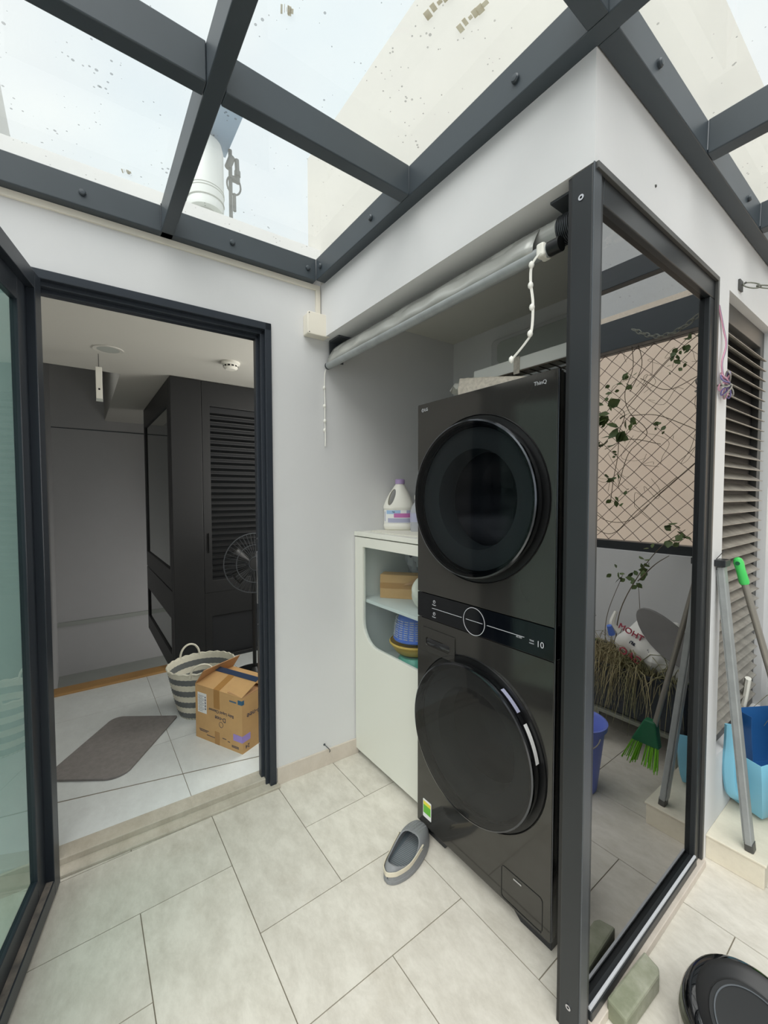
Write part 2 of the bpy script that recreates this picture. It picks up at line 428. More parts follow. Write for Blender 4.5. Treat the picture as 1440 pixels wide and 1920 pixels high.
# laundry niche walls
b = MB(); b.box(-1.95, -.60, 1.885, 2.0, -.06, 2.42); struct(b.build('wall_back', 'wall', smooth=False))
b = MB(); b.box(-1.90, -.60, .98, 1.10, 2.165, 2.425); struct(b.build('wall_lintel', 'wall', smooth=False))
b = MB(); b.box(-1.95, -.56, 1.10, 1.89, 2.325, 2.42); struct(b.build('ceiling', 'ceil', smooth=False))
# wall holding the glass screen and the louvre window (plane x = -.505)
b = MB()
b.box(-.60, -.505, .98, 2.72, 2.165, 2.425); b.box(-.60, -.505, 1.853, 1.994, -.06, 2.165)
b.box(-.60, -.505, 1.994, 2.66, -.06, .36); b.box(-.60, -.505, 2.66, 2.80, -.06, 2.425)
struct(b.build('wall_right', 'wall', smooth=False))
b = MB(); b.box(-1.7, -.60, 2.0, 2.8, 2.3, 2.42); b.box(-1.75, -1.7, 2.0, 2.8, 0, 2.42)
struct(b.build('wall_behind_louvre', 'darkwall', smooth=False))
# storey above the niche
b = MB(); b.box(-1.995, -.505, .985, 3.0, 2.425, 3.12); struct(b.build('wall_upper', 'upper', smooth=False))
# end parapet, side parapets and the house behind the camera
b = MB(); b.box(-.505, 2.1, 2.78, 2.95, -.06, 1.04); struct(b.build('wall_parapet_end', 'wall', smooth=False))
b = MB(); b.box(2.05, 2.2, -2.6, 2.95, -.06, 1.04); struct(b.build('wall_parapet_side', 'wall', smooth=False))
b = MB(); b.box(-2.3, 2.2, -2.75, -2.6, -.06, 1.10); struct(b.build('wall_parapet_rear', 'wall', smooth=False))
# step beside the louvre window
b = MB(); b.box(-.505, -.335, 1.905, 2.78, 0, .085); b.box(-.505, -.330, 1.900, 2.78, .085, .093)
struct(ones(b.build('trim_step', 'step', smooth=False, bevel=.002)))
# hall beyond the doorway
hf = MB(); lay = hf.bm.loops.layers.float_color.new('tone')
def hp(poly, t=1):
    nb = len(hf.bm.faces); hf.prism(poly, .0, .03)
    hf.bm.faces.ensure_lookup_table()
    for f in hf.bm.faces[nb:]:
        for l in f.loops: l[lay] = (t, t, t, 1)
g = .0014
def ex(y): return -2.269+(y+.0)*.254   # skew edge of the threshold tile
for (ya, yb) in ((-.25, .375), (.375, .975), (.975, 1.9)):
    hp([(ex(ya)+g, ya+g), (-1.985, ya+g), (-1.965, yb-g), (ex(yb)+g, yb-g)], 1.0)
    hp([(-2.52+g, ya+g), (ex(ya)-g-.006, ya+g), (ex(yb)-g-.006, yb-g), (-2.52+g, yb-g)], .985)
    for xa, xb in ((-3.12, -2.52), (-3.56, -3.12)):
        hp([(xa+g, ya+g), (xb-g, ya+g), (xb-g, yb-g), (xa+g, yb-g)], random.uniform(.97, 1))
nb = len(hf.bm.faces); hf.box(-3.56, -1.985, -.25, 1.9, -.1, .0285, mi=1); hf.bm.faces.ensure_lookup_table()
for f in hf.bm.faces[nb:]:
    for l in f.loops: l[lay] = (1, 1, 1, 1)
struct(hf.build('floor_hall', ['marble', 'grout'], smooth=False))
b = MB(); b.box(-3.66, -3.535, -.25, .545, -.02, .045); b.box(-3.80, -3.66, -.25, .545, -.19, -.14); struct(b.build('trim_stair_nosing', 'wood', smooth=False, bevel=.006))
b = MB(); b.box(-6.3, -6.15, -.4, 1.9, -.9, 3.3)
struct(b.build('wall_hall_far', 'hallwall', smooth=False))
b = MB(); b.box(-6.15, -6.13, -.25, 1.9, -.15, -.10); struct(b.build('trim_hall_rail', 'conc', smooth=False))
b = MB(); b.box(-6.152, -6.146, -.25, 1.9, 2.19, 2.20); struct(b.build('trim_hall_groove', 'alug', smooth=False))
b = MB(); b.box(-6.15, -1.985, -.40, -.25, -.9, 3.3); struct(b.build('wall_hall_left', 'hallwall', smooth=False))
b = MB(); b.box(-6.3, -1.95, 1.9, 2.0, -.9, 3.3); struct(b.build('wall_hall_right', 'hallwall', smooth=False))
b = MB(); b.box(-3.72, -1.97, -.25, 1.9, 2.32, 2.42); b.box(-6.15, -3.72, .27, 1.9, 2.32, 2.42); struct(b.build('ceiling_hall', 'ceil', smooth=False))
b = MB(); b.box(-6.3, -4.3, -.4, 2.0, 3.2, 3.3); b.box(-3.74, -3.72, -.25, .27, 2.32, 3.2); b.box(-6.15, -3.72, .27, .29, 2.42, 3.2); struct(b.build('ceiling_stairwell', 'ceil', smooth=False))
b = MB(); b.box(-6.3, -3.56, -.4, 2.0, -.95, -.74); struct(b.build('floor_stair_landing', 'conc', smooth=False))
b = MB(); b.box(-3.62, -3.56, .545, 1.9, -.75, .03); b.box(-3.60, -3.56, -.25, .6, -.75, -.02); struct(b.build('wall_hall_stair_riser', 'darkwall', smooth=False))

# ------------------------------------------------------------------ door_1: frame and open leaf
dr = thing('door_1', None, None); struct(dr)
fm = MB()
for (n0, n1, wdt) in ((-.075, .012, .030), (-.075, -.012, .045), (-.075, -.040, .058)):
    fm.box(D0, D0+wdt, n0, n1, .0, DH, WA); fm.box(D1-wdt, D1, n0, n1, .0, DH, WA); fm.box(D0, D1, n0, n1, DH-wdt*1.1, DH, WA)
fm.build('door_frame', 'alub', dr, smooth=False, bevel=.0025, merge=False)
sp = MB(); sp.box(D1-.0625, D1-.058, -.060, -.048, .88, 1.13, WA); sp.build('strike_plate', 'chrome', dr, bevel=.001)
sc = MB()
for z in (1.19, .78, .2):
    sc.lathe([(0.0001, 0), (.004, 0), (.004, .002), (.0001, .002)], frame(WA @ Vector((D1-.0585, -.054, z)), (0, 0, 1), -eT), 10)
sc.build('screw', 'chrome', dr)
# leaf: swings out towards the terrace
La = math.radians(-12.9)
ld = Vector((math.cos(La), math.sin(La), 0)); LF = frame((-1.834, -.089, 0), ld)   # local x along leaf, y towards camera side, z up
LW, LH0, LH1 = .86, .012, 2.125
lf = MB()
def rect_frame(mb, x0, x1, z0, z1, wd, y0, y1, T):
    mb.box(x0, x0+wd, y0, y1, z0, z1, T); mb.box(x1-wd, x1, y0, y1, z0, z1, T)
    mb.box(x0+wd, x1-wd, y0, y1, z0, z0+wd, T); mb.box(x0+wd, x1-wd, y0, y1, z1-wd, z1, T)
rect_frame(lf, 0, LW, LH0, LH1, .055, -.045, 0, LF)
lf.build('leaf_frame', 'alub', dr, smooth=False, bevel=.002, merge=False)
lf = MB(); rect_frame(lf, .055, LW-.055, LH0+.055, LH1-.055, .070, -.045, -.024, LF)
lf.build('glazing_bead', 'alub', dr, smooth=False, bevel=.002, merge=False)
lf = MB(); lf.box(.056, LW-.056, -.0235, -.004, LH0+.0552, LH0+.0562, LF); lf.build('dust_line', 'stonep', dr, smooth=False)
lf = MB(); lf.box(.12, LW-.12, -.040, -.034, LH0+.12, LH1-.12, LF); lf.build('glass_pane', 'leafglass', dr, smooth=False)
lf = MB(); lf.box(LW-.05, LW-.02, 0, .035, .95, 1.15, LF); lf.build('handle', 'chrome', dr, bevel=.006)

# ------------------------------------------------------------------ glass canopy
cn = thing('glass_canopy', 'dark steel framed glass canopy roof over the terrace', 'canopy')
Z0, Z1 = 2.42, 2.52
def beam(x0, x1, y0, y1, T=None, z0=Z0, z1=Z1):
    b = MB(); b.box(x0, x1, y0, y1, z0, z1, T); return b.build('beam', 'steel', cn, smooth=False, bevel=.003)
beam(-3.4, -.012, 0, .048, WA)
beam(-1.815, 2.0, .935, .983)
beam(-1.9, 2.0, .280, .325)
for a, b_ in ((-2.0, .2795), (.3255, .9345)): beam(-1.166, -1.120, a, b_)
beam(-.503, -.456, -2.0, .2795); beam(-.503, -.456, .3255, .9345); beam(-.503, -.456, .9835, 2.86)
beam(-.4555, 2.0, 1.55, 1.60); beam(-.4555, 2.0, 2.145, 2.195); beam(-.4555, 2.0, 2.80, 2.86, z0=2.33)
beam(.55, .60, -2.0, .2795); beam(1.25, 1.30, -2.0, .2795); beam(-1.95, 2.0, -2.05, -2.0)
beam(2.0, 2.06, -2.05, 2.86)
for (x, y) in ((-1.164, .934), (-1.122, .934), (-.4555, .984), (-1.13, .279), (-1.168, .3255), (-.4555, 1.549), (-.4555, 2.144), (-1.822, .279), (-1.818, .930)):
    wd_ = MB(); wd_.tube([(x, y, 2.43), (x+.001, y, 2.515)], .0022, 5); wd_.build('weld', 'alug', cn)
def bolt(p, nrm):
    b = MB(); b.lathe([(.0001, -.002), (.011, -.002), (.011, .006), (.008, .010), (.0001, .011)], frame(p, Vector(nrm).orthogonal(), nrm), 12); b.build('bolt', 'steel', cn)
for s in (-.915, -.40, -.055): bolt(WA @ Vector((s, .048, 2.466)), eN)
for x in (-.69, -1.765, -1.35): bolt((x, .935, 2.466), (0, -1, 0))
for y in (1.19, 1.98, 2.4): bolt((-.456, y, 2.466), (1, 0, 0))
def pane(poly):
    b = MB(); b.prism(poly, 2.523, 2.531); b.build('glass_pane', 'roofglass', cn, smooth=False)
for (y0, y1) in ((-2.03, -.9), (-.894, .30), (.306, .962)):
    xl0, xl1 = [(-1.862+math.tan(A2)*(y-.95)+.003) for y in (y0, y1)]
    pane([(xl0, y0), (-1.146, y0), (-1.146, y1), (xl1, y1)])
    for (xa, xb) in ((-1.140, -.482), (-.476, .57), (.576, 1.27), (1.276, 2.03)):
        pane([(xa, y0), (xb, y0), (xb, y1), (xa, y1)])
for (y0, y1) in ((.968, 1.573), (1.579, 2.167), (2.173, 2.85)):
    for (xa, xb) in ((-.500, .57), (.576, 1.27), (1.276, 2.03)): pane([(xa, y0), (xb, y0), (xb, y1), (xa, y1)])
for (x, y, w_, a) in ((-.72, .70, .10, .2), (-.70, .78, .085, .15), (-.66, .60, .06, .5), (-.95, .42, .03, 1.2), (-1.74, .16, .030, 1.3)):
    b = MB()
    for q in range(6): b.box(-w_/2+w_*q/6+.004*math.sin(q), -w_/2+w_*(q+.9)/6, -.008-.003*math.sin(q*2.3), .008+.004*math.cos(q*1.7), 2.5312, 2.5316, Matrix.Translation((x, y, 0)) @ Matrix.Rotation(a, 4, 'Z'))
    tag(b.build('glue_stain', 'stain', cn, smooth=False), 'yellowish glue stain')
place(cn, (-.48, .3, 2.42))

# ------------------------------------------------------------------ tinted glass side screen with post
gs = thing('glass_screen', 'dark tinted glass side screen in black aluminium frame beside the laundry tower', 'screen')
b = MB(); b.box(-.5605, -.507, .980, 1.030, 0, 2.163); b.build('post', 'alu', gs, smooth=False, bevel=.003)
b = MB(); b.box(-.570, -.561, .984, 1.030, 0, 2.163); b.build('channel', 'black', gs, smooth=False, bevel=.001)
b = MB(); b.box(-.5065, -.503, .978, 1.012, 0, 2.165); b.build('corner_strip', 'alug', gs, smooth=False, bevel=.0008)
b = MB()
b.box(-.545, -.507, 1.031, 1.848, 2.088, 2.163); b.box(-.545, -.507, 1.795, 1.848, .028, 2.0875); b.box(-.545, -.500, 1.031, 1.795, .028, .056)
b.build('screen_frame', 'alu', gs, smooth=False, bevel=.003)
b = MB(); b.box(-.507, -.497, .985, 1.853, 2.150, 2.166); b.box(-.507, -.497, 1.838, 1.853, .028, 2.1495); b.build('outer_flange', 'frame', gs, smooth=False, bevel=.001)
b = MB(); b.box(-.510, -.503, 1.031, 1.795, .0565, .064); b.build('sill_strip', 'print', gs, smooth=False, bevel=.001)
b = MB(); b.box(-.530, -.524, 1.028, 1.80, .03, 2.10); b.build('glass_pane', 'screen', gs, smooth=False)
for z in (2.10, .075):
    b = MB(); b.lathe([(.003, 0), (.007, 0), (.007, .0015), (.003, .0015)], frame((-.535, .9795, z), (1, 0, 0), (0, -1, 0)), 14, cap=False); b.build('screw', 'chrome', gs)
place(gs, (-.53, 1.3, 0))

b = MB(); b.box(-.56, -.488, 1.031, 1.853, 0, .027); struct(ones(b.build('trim_screen_kerb', 'base', smooth=False, bevel=.002)))
# ------------------------------------------------------------------ louvre window
lw = thing('window_1', None, None); struct(lw)
b = MB()
b.plate([(1.996, .362), (2.658, .362), (2.658, 2.163), (1.996, 2.163)], [(2.058, .44), (2.60, .44), (2.60, 2.085), (2.058, 2.085)], -.0, .045,
        Matrix(((0,0,1,-.580),(1,0,0,0),(0,1,0,0),(0,0,0,1))))
b.build('window_frame', 'frame', lw, smooth=False, bevel=.002)
b = MB(); z = .47
while z < 2.06:
    b.prism([(-.565, z), (-.563, z-.003), (-.520, z-.036), (-.512, z-.037), (-.512, z-.034), (-.520, z-.031)], 2.0, 2.60,
            Matrix(((1,0,0,0),(0,0,1,0),(0,1,0,0),(0,0,0,1))))
    z += .0465
o = b.build('louvre_slats', 'slat', lw, smooth=False)
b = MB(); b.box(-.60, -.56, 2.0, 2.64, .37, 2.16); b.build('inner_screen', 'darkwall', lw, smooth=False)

# ================================================================== OBJECTS
# ------------------------------------------------------------------ laundry tower
tw = thing('laundry_tower', 'tall black stainless washer and dryer tower with two round doors under the grey blind', 'washing machine')
TX0, TX1, TY, TB = -1.262, -.660, 1.100, 1.72      # left, right, front, back
def front_panel(name, z0, z1, material, hole=None):
    b = MB(); outer = rrect(TX0, TX1, z0, z1, .004, 2)
    if hole: b.plate(outer, circ(*hole, 64), 0, .030, FY(TY+.030))
    else: b.prism(outer, 0, .030, FY(TY+.030))
    return b.build(name, material, tw, smooth=False, bevel=.0015)
DX, DZ, WX, WZ, DR = -.966, 1.378, -.966, .530, .272
front_panel('dryer_front', 1.006, 1.752, 'tower', (DX, DZ, .262))
front_panel('washer_front', .050, .902, 'tower', (WX, WZ, .262))
b = MB(); b.prism(rrect(TX0, TX1, .905, 1.003, .003, 2), -.001, .030, FY(TY+.030)); cp = b.build('control_panel', 'panelblk', tw, smooth=False, bevel=.001)
b = MB(); b.box(TX0+.004, TX1-.004, TY+.030, TB, 1.0, 1.748); b.build('dryer_body', 'towerside', tw, smooth=False, bevel=.004)
b = MB(); b.box(TX0+.004, TX1-.004, TY+.030, TB, .055, .998); b.build('washer_body', 'towerside', tw, smooth=False, bevel=.004)
b = MB(); b.box(TX1-.0035, TX1+.003, TY+.002, TY+.012, .052, 1.75); b.build('edge_trim', 'dkchrome', tw, smooth=False, bevel=.001)
# base skirt with a raised arch along the middle
sk = [(TX0+.02, .052), (TX0+.02, .0), (TX0+.135, .0), (TX0+.150, .022), (TX0+.19, .030), (TX1-.19, .030), (TX1-.15, .022), (TX1-.12, .0), (TX1-.01, .0), (TX1-.01, .052)]
b = MB(); b.prism(sk, 0, .05, FY(TY+.075)); b.build('base_skirt', 'towerside', tw, smooth=False, bevel=.002)
for (x, y) in ((TX0+.07, 1.18), (TX1-.07, 1.18), (TX0+.07, 1.65), (TX1-.07, 1.65)):
    b = MB(); b.lathe([(.0001, 0), (.022, 0), (.022, .012), (.010, .014), (.010, .056), (.0001, .056)], Matrix.Translation((x, y, 0)), 16); b.build('foot', 'black', tw)
def porthole(cx, cz, glassm, deep, name):
    T = Matrix(((1,0,0,cx),(0,0,1,0),(0,1,0,cz),(0,0,0,1)))    # lathe z -> world y
    b = MB(); b.lathe([(.262, TY+.05), (.262, TY-.0005), (.270, TY-.0015), (.286, TY-.0015), (.289, TY-.005), (.291, TY-.0005)], T, 72, cap=False); b.build('door_recess_shade', 'black', tw)  # recess lip, coloured black for the shade around the door
    b = MB(); b.lathe([(.255, TY+.012), (.266, TY-.004), (.270, TY-.022), (.270, TY-.036), (.266, TY-.040), (.2555, TY-.0405)], T, 72, cap=False)
    d = b.build(name, 'blackgloss', tw)
    b = MB(); b.lathe([(.2705, TY-.030), (.2715, TY-.034), (.2690, TY-.0395), (.2640, TY-.0415), (.2640, TY-.0395)], T, 72, cap=False); b.build('door_ring', 'dkchrome', d)
    b = MB(); b.lathe([(.264, TY-.0402), (.24, TY-.0415), (.12, TY-.0425), (.0001, TY-.0428)], T, 72, cap=False); b.build('door_glass', glassm, d)
    return d
# smoked glass: mostly a dark mirror, lets a little of the drum show
def smoked(name, t, ior, body, k=.55):
    g_ = glass(name, (t, t, t), ior); n = g_.node_tree
    out = n.nodes['Material Output']; src = out.inputs[0].links[0].from_socket
    df = n.nodes.new('ShaderNodeBsdfPrincipled'); df.inputs['Base Color'].default_value = (*body, 1); df.inputs['Roughness'].default_value = .04
    mx = n.nodes.new('ShaderNodeMixShader'); mx.inputs[0].default_value = k
    n.links.new(src, mx.inputs[1]); n.links.new(df.outputs[0], mx.inputs[2]); n.links.new(mx.outputs[0], out.inputs[0]); return g_
M['dg1'] = smoked('dryer_glass', .7, 1.45, (.002, .003, .004), .35); M['dg2'] = smoked('washer_glass', .60, 2.3, (.03, .03, .029))
dd = porthole(DX, DZ, 'dg1', 1, 'dryer_door'); wd = porthole(WX, WZ, 'dg2', 1, 'washer_door')
def drum(cx, cz, name):
    T = Matrix(((1,0,0,cx),(0,0,1,0),(0,1,0,cz),(0,0,0,1)))
    b = MB(); b.lathe([(.246, TY-.01), (.215, TY-.015), (.175, TY+.0), (.165, TY+.05), (.170, TY+.08), (.212, TY+.11)], T, 48, cap=False); b.build(name+'_gasket', 'greyg', tw)
    b = MB(); b.lathe([(.215, TY+.11), (.222, TY+.18), (.222, TY+.28)], T, 48, cap=False)
    b.lathe([(.222, TY+.28), (.10, TY+.29), (.001, TY+.275)], T, 48, cap=False); b.build(name+'_drum', 'dkchrome', tw)
M['greyg'] = mat('grey_gasket', (58, 66, 70), .35)
# the drums sit inside hollow cabinets: cut the bodies open
for o in [c for c in tw.children if c.name.startswith(('dryer_body', 'washer_body'))]:
    cz = DZ if o.name.startswith('dryer') else WZ
    o.modifiers.clear()
    c = MB(); c.lathe([(.0001, TY-.05), (.259, TY-.05), (.259, TY+.33), (.0001, TY+.33)], Matrix(((1,0,0,DX),(0,0,1,0),(0,1,0,cz),(0,0,0,1))), 48); cu = c.build('cutter', 'black', None)
    par = o.parent; boolean(o, cu)
drum(DX, DZ, 'dryer'); drum(WX, WZ, 'washer')
# drawer
DRX0, DRX1, DRZ0, DRZ1 = -1.233, -1.052, .775, .868
b = MB(); b.plate(rrect(DRX0, DRX1, DRZ0, DRZ1, .006, 3), rrect(-1.208, -1.078, .798, .832, .010, 3), 0, .004, FY(TY-.0005)); dw = b.build('detergent_drawer', 'tower', tw, smooth=False, bevel=.001)
b = MB(); b.lathe([(.001, 0), (.30, 0), (.42, .35), (.5, 1.0)], Matrix.Translation((-1.143, TY-.002, .798)) @ Matrix(((.26,0,0,0),(0,0,.010,0),(0,.036*1.0,0,.017),(0,0,0,1))), 24, cap=False); b.build('handle_pocket', 'dkchrome', dw)
# lettering and lines on the control panel
yf = TY-.0026
b = MB(); b.plate(circ(-.963, .951, .0490), circ(-.963, .951, .0472), 0, .001, FY(yf+.001)); b.build('dial_ring', 'print', cp, smooth=False)
b = MB(); b.box(-1.175, -1.020, yf-.0005, yf+.002, .9515, .9525); b.box(-1.000, -.925, yf-.0005, yf+.002, .9515, .9525); b.box(-.905, -.76, yf-.0005, yf+.002, .9515, .9525); b.build('panel_line', 'print', cp, smooth=False)
for z in (.979, .932):
    b = MB(); b.plate(circ(-1.163, z, .0062, 20), circ(-1.163, z, .0050, 20), 0, .001, FY(yf+.001)); b.box(-1.1635, -1.1625, yf-.0005, yf+.001, z, z+.005); b.build('power_icon', 'print', cp, smooth=False)
    text('Power', .0075, FY(yf) @ Matrix.Translation((-1.163, z-.0125, 0)), 'print', cp)
text('AI DD', .008, FY(yf) @ Matrix.Translation((-.778, .9475, 0)), 'print', cp); 
text('10', .026, FY(yf) @ Matrix.Translation((-.704, .944, 0)), 'print', cp); text('YEAR', .0065, FY(yf) @ Matrix.Translation((-.733, .949, 0)), 'print', cp); text('motor', .0065, FY(yf) @ Matrix.Translation((-.733, .941, 0)), 'print', cp)
yt = TY-.0008
text('LG', .016, FY(yt) @ Matrix.Translation((-1.213, 1.727, 0)), 'print', tw)
b = MB(); b.plate(circ(-1.232, 1.727, .0068, 20), circ(-1.232, 1.727, .0054, 20), 0, .0008, FY(yt)); b.box(-1.2335, -1.2325, yt-.0008, yt, 1.724, 1.731); b.build('round_logo', 'print', tw, smooth=False)
text('ThinQ', .016, FY(yt) @ Matrix.Translation((-.716, 1.722, 0)), 'print', tw)
# filter flap lower right, energy sticker lower left
b = MB(); b.plate(rrect(-.838, -.686, .058, .168, .012, 4), rrect(-.8365, -.6875, .0595, .1665, .011, 4), 0, .0012, FY(yt+.0005)); ff = b.build('filter_flap', 'black', tw, smooth=False)
b = MB(); b.box(-.790, -.760, yt-.001, yt+.001, .150, .155); b.build('flap_catch', 'chrome', ff, smooth=False); b = MB(); b.box(-.77, -.69, yt-.0008, yt+.001, .0575, .0588); b.build('flap_glint', 'dkchrome', ff, smooth=False)
b = MB(); b.prism(rrect(-1.226, -1.178, .086, .160, .003, 2), 0, .0008, FY(yt)); st = b.build('energy_sticker', 'paper', tw, smooth=False)
b = MB(); b.box(-1.223, -1.181, yt-.0014, yt-.0007, .138, .152); b.build('sticker_header', 'nyel', st, smooth=False); b = MB(); b.box(-1.223, -1.181, yt-.0014, yt-.0007, .104, .138); b.build('sticker_field', 'ngrn', st, smooth=False)
# labels on the washer door edge
T = Matrix(((1,0,0,WX),(0,0,1,0),(0,1,0,WZ),(0,0,0,1)))
for (a0, a1, mt) in ((.20, .62, 'paper'), (.75, 1.05, 'lgrey')):
    b = MB(); rr = []
    for k in range(9):
        a = a0+(a1-a0)*k/8
        rr.append([T @ Vector((math.cos(a)*.2712, math.sin(a)*.2712, y)) for y in (TY-.022, TY-.006)] )
    b.skin(rr, closed=False, cap=False); b.build('door_edge_label', mt, wd, smooth=False)
place(tw, (-.955, 1.42, 0))

# ------------------------------------------------------------------ storage cabinet with glazed door
cb = thing('storage_cabinet', 'tall white cabinet with a half glazed door left of the laundry tower', 'cabinet')
CX0, CX1, CY0, CY1 = -1.848, -1.272, 1.190, 1.56
b = MB(); t = .016
b.box(CX0, CX0+t, CY0, CY1, .03, 1.180); b.box(CX1-t, CX1, CY0, CY1, .03, 1.180); b.box(CX0+t, CX1-t, CY1-t, CY1, .03, 1.180); b.box(CX0+t, CX1-t, CY0, CY1, .03, .046)
b.build('carcass', 'cabin', cb, smooth=False, bevel=.001)
b = MB(); b.box(CX0-.006, CX1+.004, CY0-.022, CY1, 1.181, 1.203); b.build('top_board', 'cab', cb, smooth=False, bevel=.002)
b = MB(); b.plate(rrect(CX0, CX1, .034, 1.176, .002, 2), rrect(-1.776, -1.298, .625, 1.128, .01, 8, rs=(.12, .05, .006, .006)), 0, .018, FY(1.188)); dd_ = b.build('door', 'cab', cb, smooth=False, bevel=.0015)
b = MB(); b.box(-1.79, -1.285, 1.176, 1.180, .61, 1.14); b.build('door_glass', 'cabglass', dd_, smooth=False)
for z in (.835, .50):
    b = MB(); b.box(CX0+t, CX1-t, CY0+.004, CY1-t, z, z+.016); b.build('shelf', 'cabin', cb, smooth=False, bevel=.001)
for (x, y) in ((CX0+.04, CY0+.04), (CX1-.04, CY0+.04), (CX0+.04, CY1-.04), (CX1-.04, CY1-.04)):
    b = MB(); b.lathe([(.0001, 0), (.016, 0), (.016, .03), (.0001, .03)], Matrix.Translation((x, y, 0)), 14); b.build('foot', 'black', cb)
place(cb, (-1.56, 1.37, 0))
# things in the cabinet
def cardbox(name, c, sz, rz, label, cat='box'):
    T = Matrix.Translation(c) @ Matrix.Rotation(rz, 4, 'Z')
    r = thing(name, label, cat); b = MB(); L, D, H = sz; b.box(-L/2, L/2, -D/2, D/2, 0, H, T); b.build('carton', 'card', r, smooth=False, bevel=.002)
    b = MB(); b.box(-L/2, L/2, -D/2-.0008, -D/2, H*.42, H*.66, T); b.build('tape_strip', 'tape', r, smooth=False)
    return r, T, (L, D, H)
r, T, (L, D, H) = cardbox('small_carton', (-1.705, 1.375, .851), (.22, .09, .125), math.radians(40), 'small tan carton with packing tape lying on the cabinet shelf')
b = MB(); b.prism([(0, 0), (.06, .01), (.11, .055), (.10, .07), (.05, .03)], 0, .003, T @ Matrix(((1,0,0,.02),(0,.35,0,-.062),(0,.9,1,.075),(0,0,0,1)))); b.build('torn_flap', 'cardd', r, smooth=False)
place(r, (-1.705, 1.375, .851))
pk = thing('clear_packet', 'crinkled clear plastic packet propped behind the small carton in the cabinet', 'packet')
b = MB(); rr = []
for i in range(7):
    z = .95+.16*i/6
    rr.append([Vector((-1.79+.20*j/8, 1.49+.012*math.sin(j*1.9+i*1.3)-.02*math.sin(i/6*PI), z+.006*math.sin(j*2.2))) for j in range(9)])
b.skin(rr, closed=False, cap=False); b.build('film', 'clearpl', pk, solid=.002)
b = MB(); b.lathe([(.0001, 0), (.012, 0), (.0001, .001)], frame((-1.745, 1.468, 1.06), (1, 0, 0), (0, -1, 0)), 14); b.build('round_mark', 'ink', pk)
place(pk, (-1.69, 1.49, .852))
b = MB(); rr = []
for i in range(10):
    z = .852+.15*i/9; q = math.sin(PI*(i+.6)/10.2)
    rr.append([Vector((-1.475+.042*math.cos(a)*q*(1+.2*math.sin(3*a+i)), 1.30+.05*math.sin(a)*q*(1+.2*math.sin(2*a+i*.7)), z)) for a in [2*PI*k/16 for k in range(16)]])
b.skin(rr); tag(b.build('crumpled_cloth', 'cloth', None, sub=1), 'crumpled off-white cloth on the cabinet shelf against the laundry tower', 'cloth')
def bowl(name, c, r, h, mt, label, cat, flip=True, slots=False):
    q = thing(name, label, cat, 'basins stacked in the cabinet'); T = Matrix.Translation(c)
    prof = [(r, 0), (r*1.03, .004), (r*1.03, .010), (r*.98, .010), (r*.93, h*.45), (r*.80, h*.85), (r*.72, h), (r*.2, h)]
    if not flip: prof = [(x, h-z) for x, z in prof]
    b = MB(); b.lathe(prof, T, 36, cap=False); b.build('shell', mt, q, solid=.002)
    if slots:
        b = MB()
        for k in range(22):
            for j in range(9):
                a = 2*PI*k/22; z = .02+j*(h*.75)/9; rr_ = r*(.985-.16*(z/h)**2.2)
                T2 = T @ Matrix.Rotation(a, 4, 'Z') @ Matrix.Translation((rr_, 0, z)); b.box(0, .0035, -.010, .010, 0, .0035, T2)
        b.build('slots', 'clearpl', q, smooth=False)
    place(q, c)
bowl('colander', (-1.585, 1.36, .665), .105, .125, 'cbasin', 'upturned blue colander on the yellow basin inside the cabinet', 'colander', slots=True)
bowl('wash_basin', (-1.585, 1.36, .600), .125, .058, 'ybasin', 'yellow plastic basin stacked under the blue colander', 'basin', flip=False)
bowl('wash_basin', (-1.555, 1.33, .518), .095, .075, 'gbasin', 'sea green plastic basin lowest in the cabinet stack', 'basin')
b = MB(); b.tube(spline([(-1.325, 1.182, .90), (-1.335, 1.21, .87), (-1.338, 1.22, .80), (-1.325, 1.22, .76), (-1.31, 1.21, .80), (-1.312, 1.2, .86)]), .0022, 6)
tag(b.build('cord_loop', 'black', None), 'thin dark cord loop hanging over the cabinet shelf edge by the tower', 'cord')
# things on the cabinet
ct = MB(); ct.prism([(-1.80, 1.24), (-1.62, 1.215), (-1.40, 1.23), (-1.30, 1.26), (-1.31, 1.44), (-1.55, 1.50), (-1.79, 1.45)], 1.2035, 1.207)
tag(ct.build('paper_sheet', 'cloth', None, smooth=False), 'thin off-white cloth sheet lying under the detergent jug', 'cloth')
jg = thing('detergent_jug', 'big white detergent jug with lilac cap and handle on top of the cabinet', 'jug')
JX, JY, JZ = -1.730, 1.355, 1.207
def oval(cx, cy, rx, ry, z, n=36, e=.8):
    return [Vector((cx+rx*math.copysign(abs(math.cos(a))**e, math.cos(a)), cy+ry*math.copysign(abs(math.sin(a))**e, math.sin(a)), z)) for a in [2*PI*k/n for k in range(n)]]
b = MB(); prof = [(.118, .066, 0), (.126, .073, .006), (.130, .076, .02), (.130, .076, .03), (.127, .073, .034), (.127, .073, .118), (.131, .077, .122), (.131, .077, .135),
                  (.122, .074, .155), (.104, .068, .185), (.083, .058, .212), (.060, .045, .235), (.046, .040, .252), (.038, .032, .260), (.036, .030, .266)]
def oval_ring(rx, ry, z): return oval(JX+(.131-rx)*.10, JY, rx, ry, JZ+z, e=.8 if z < .14 else .8+.2*min(1, (z-.14)/.1))
b.skin([oval_ring(*p) for p in prof]); body = b.build('bottle', 'white', jg, angle=60)
c = MB(); rr = []
for k in range(-5, 6):
    rr.append([Vector((JX-.052+.030*math.cos(a)*.9+.020*math.sin(a), JY+k*.02, JZ+.187+.046*math.sin(a)+.0)) for a in [2*PI*i/24 for i in range(24)]])
c.skin(rr); cu = c.build('cutter', 'white', None); boolean(body, cu)
for p in body.data.polygons: p.use_smooth = True
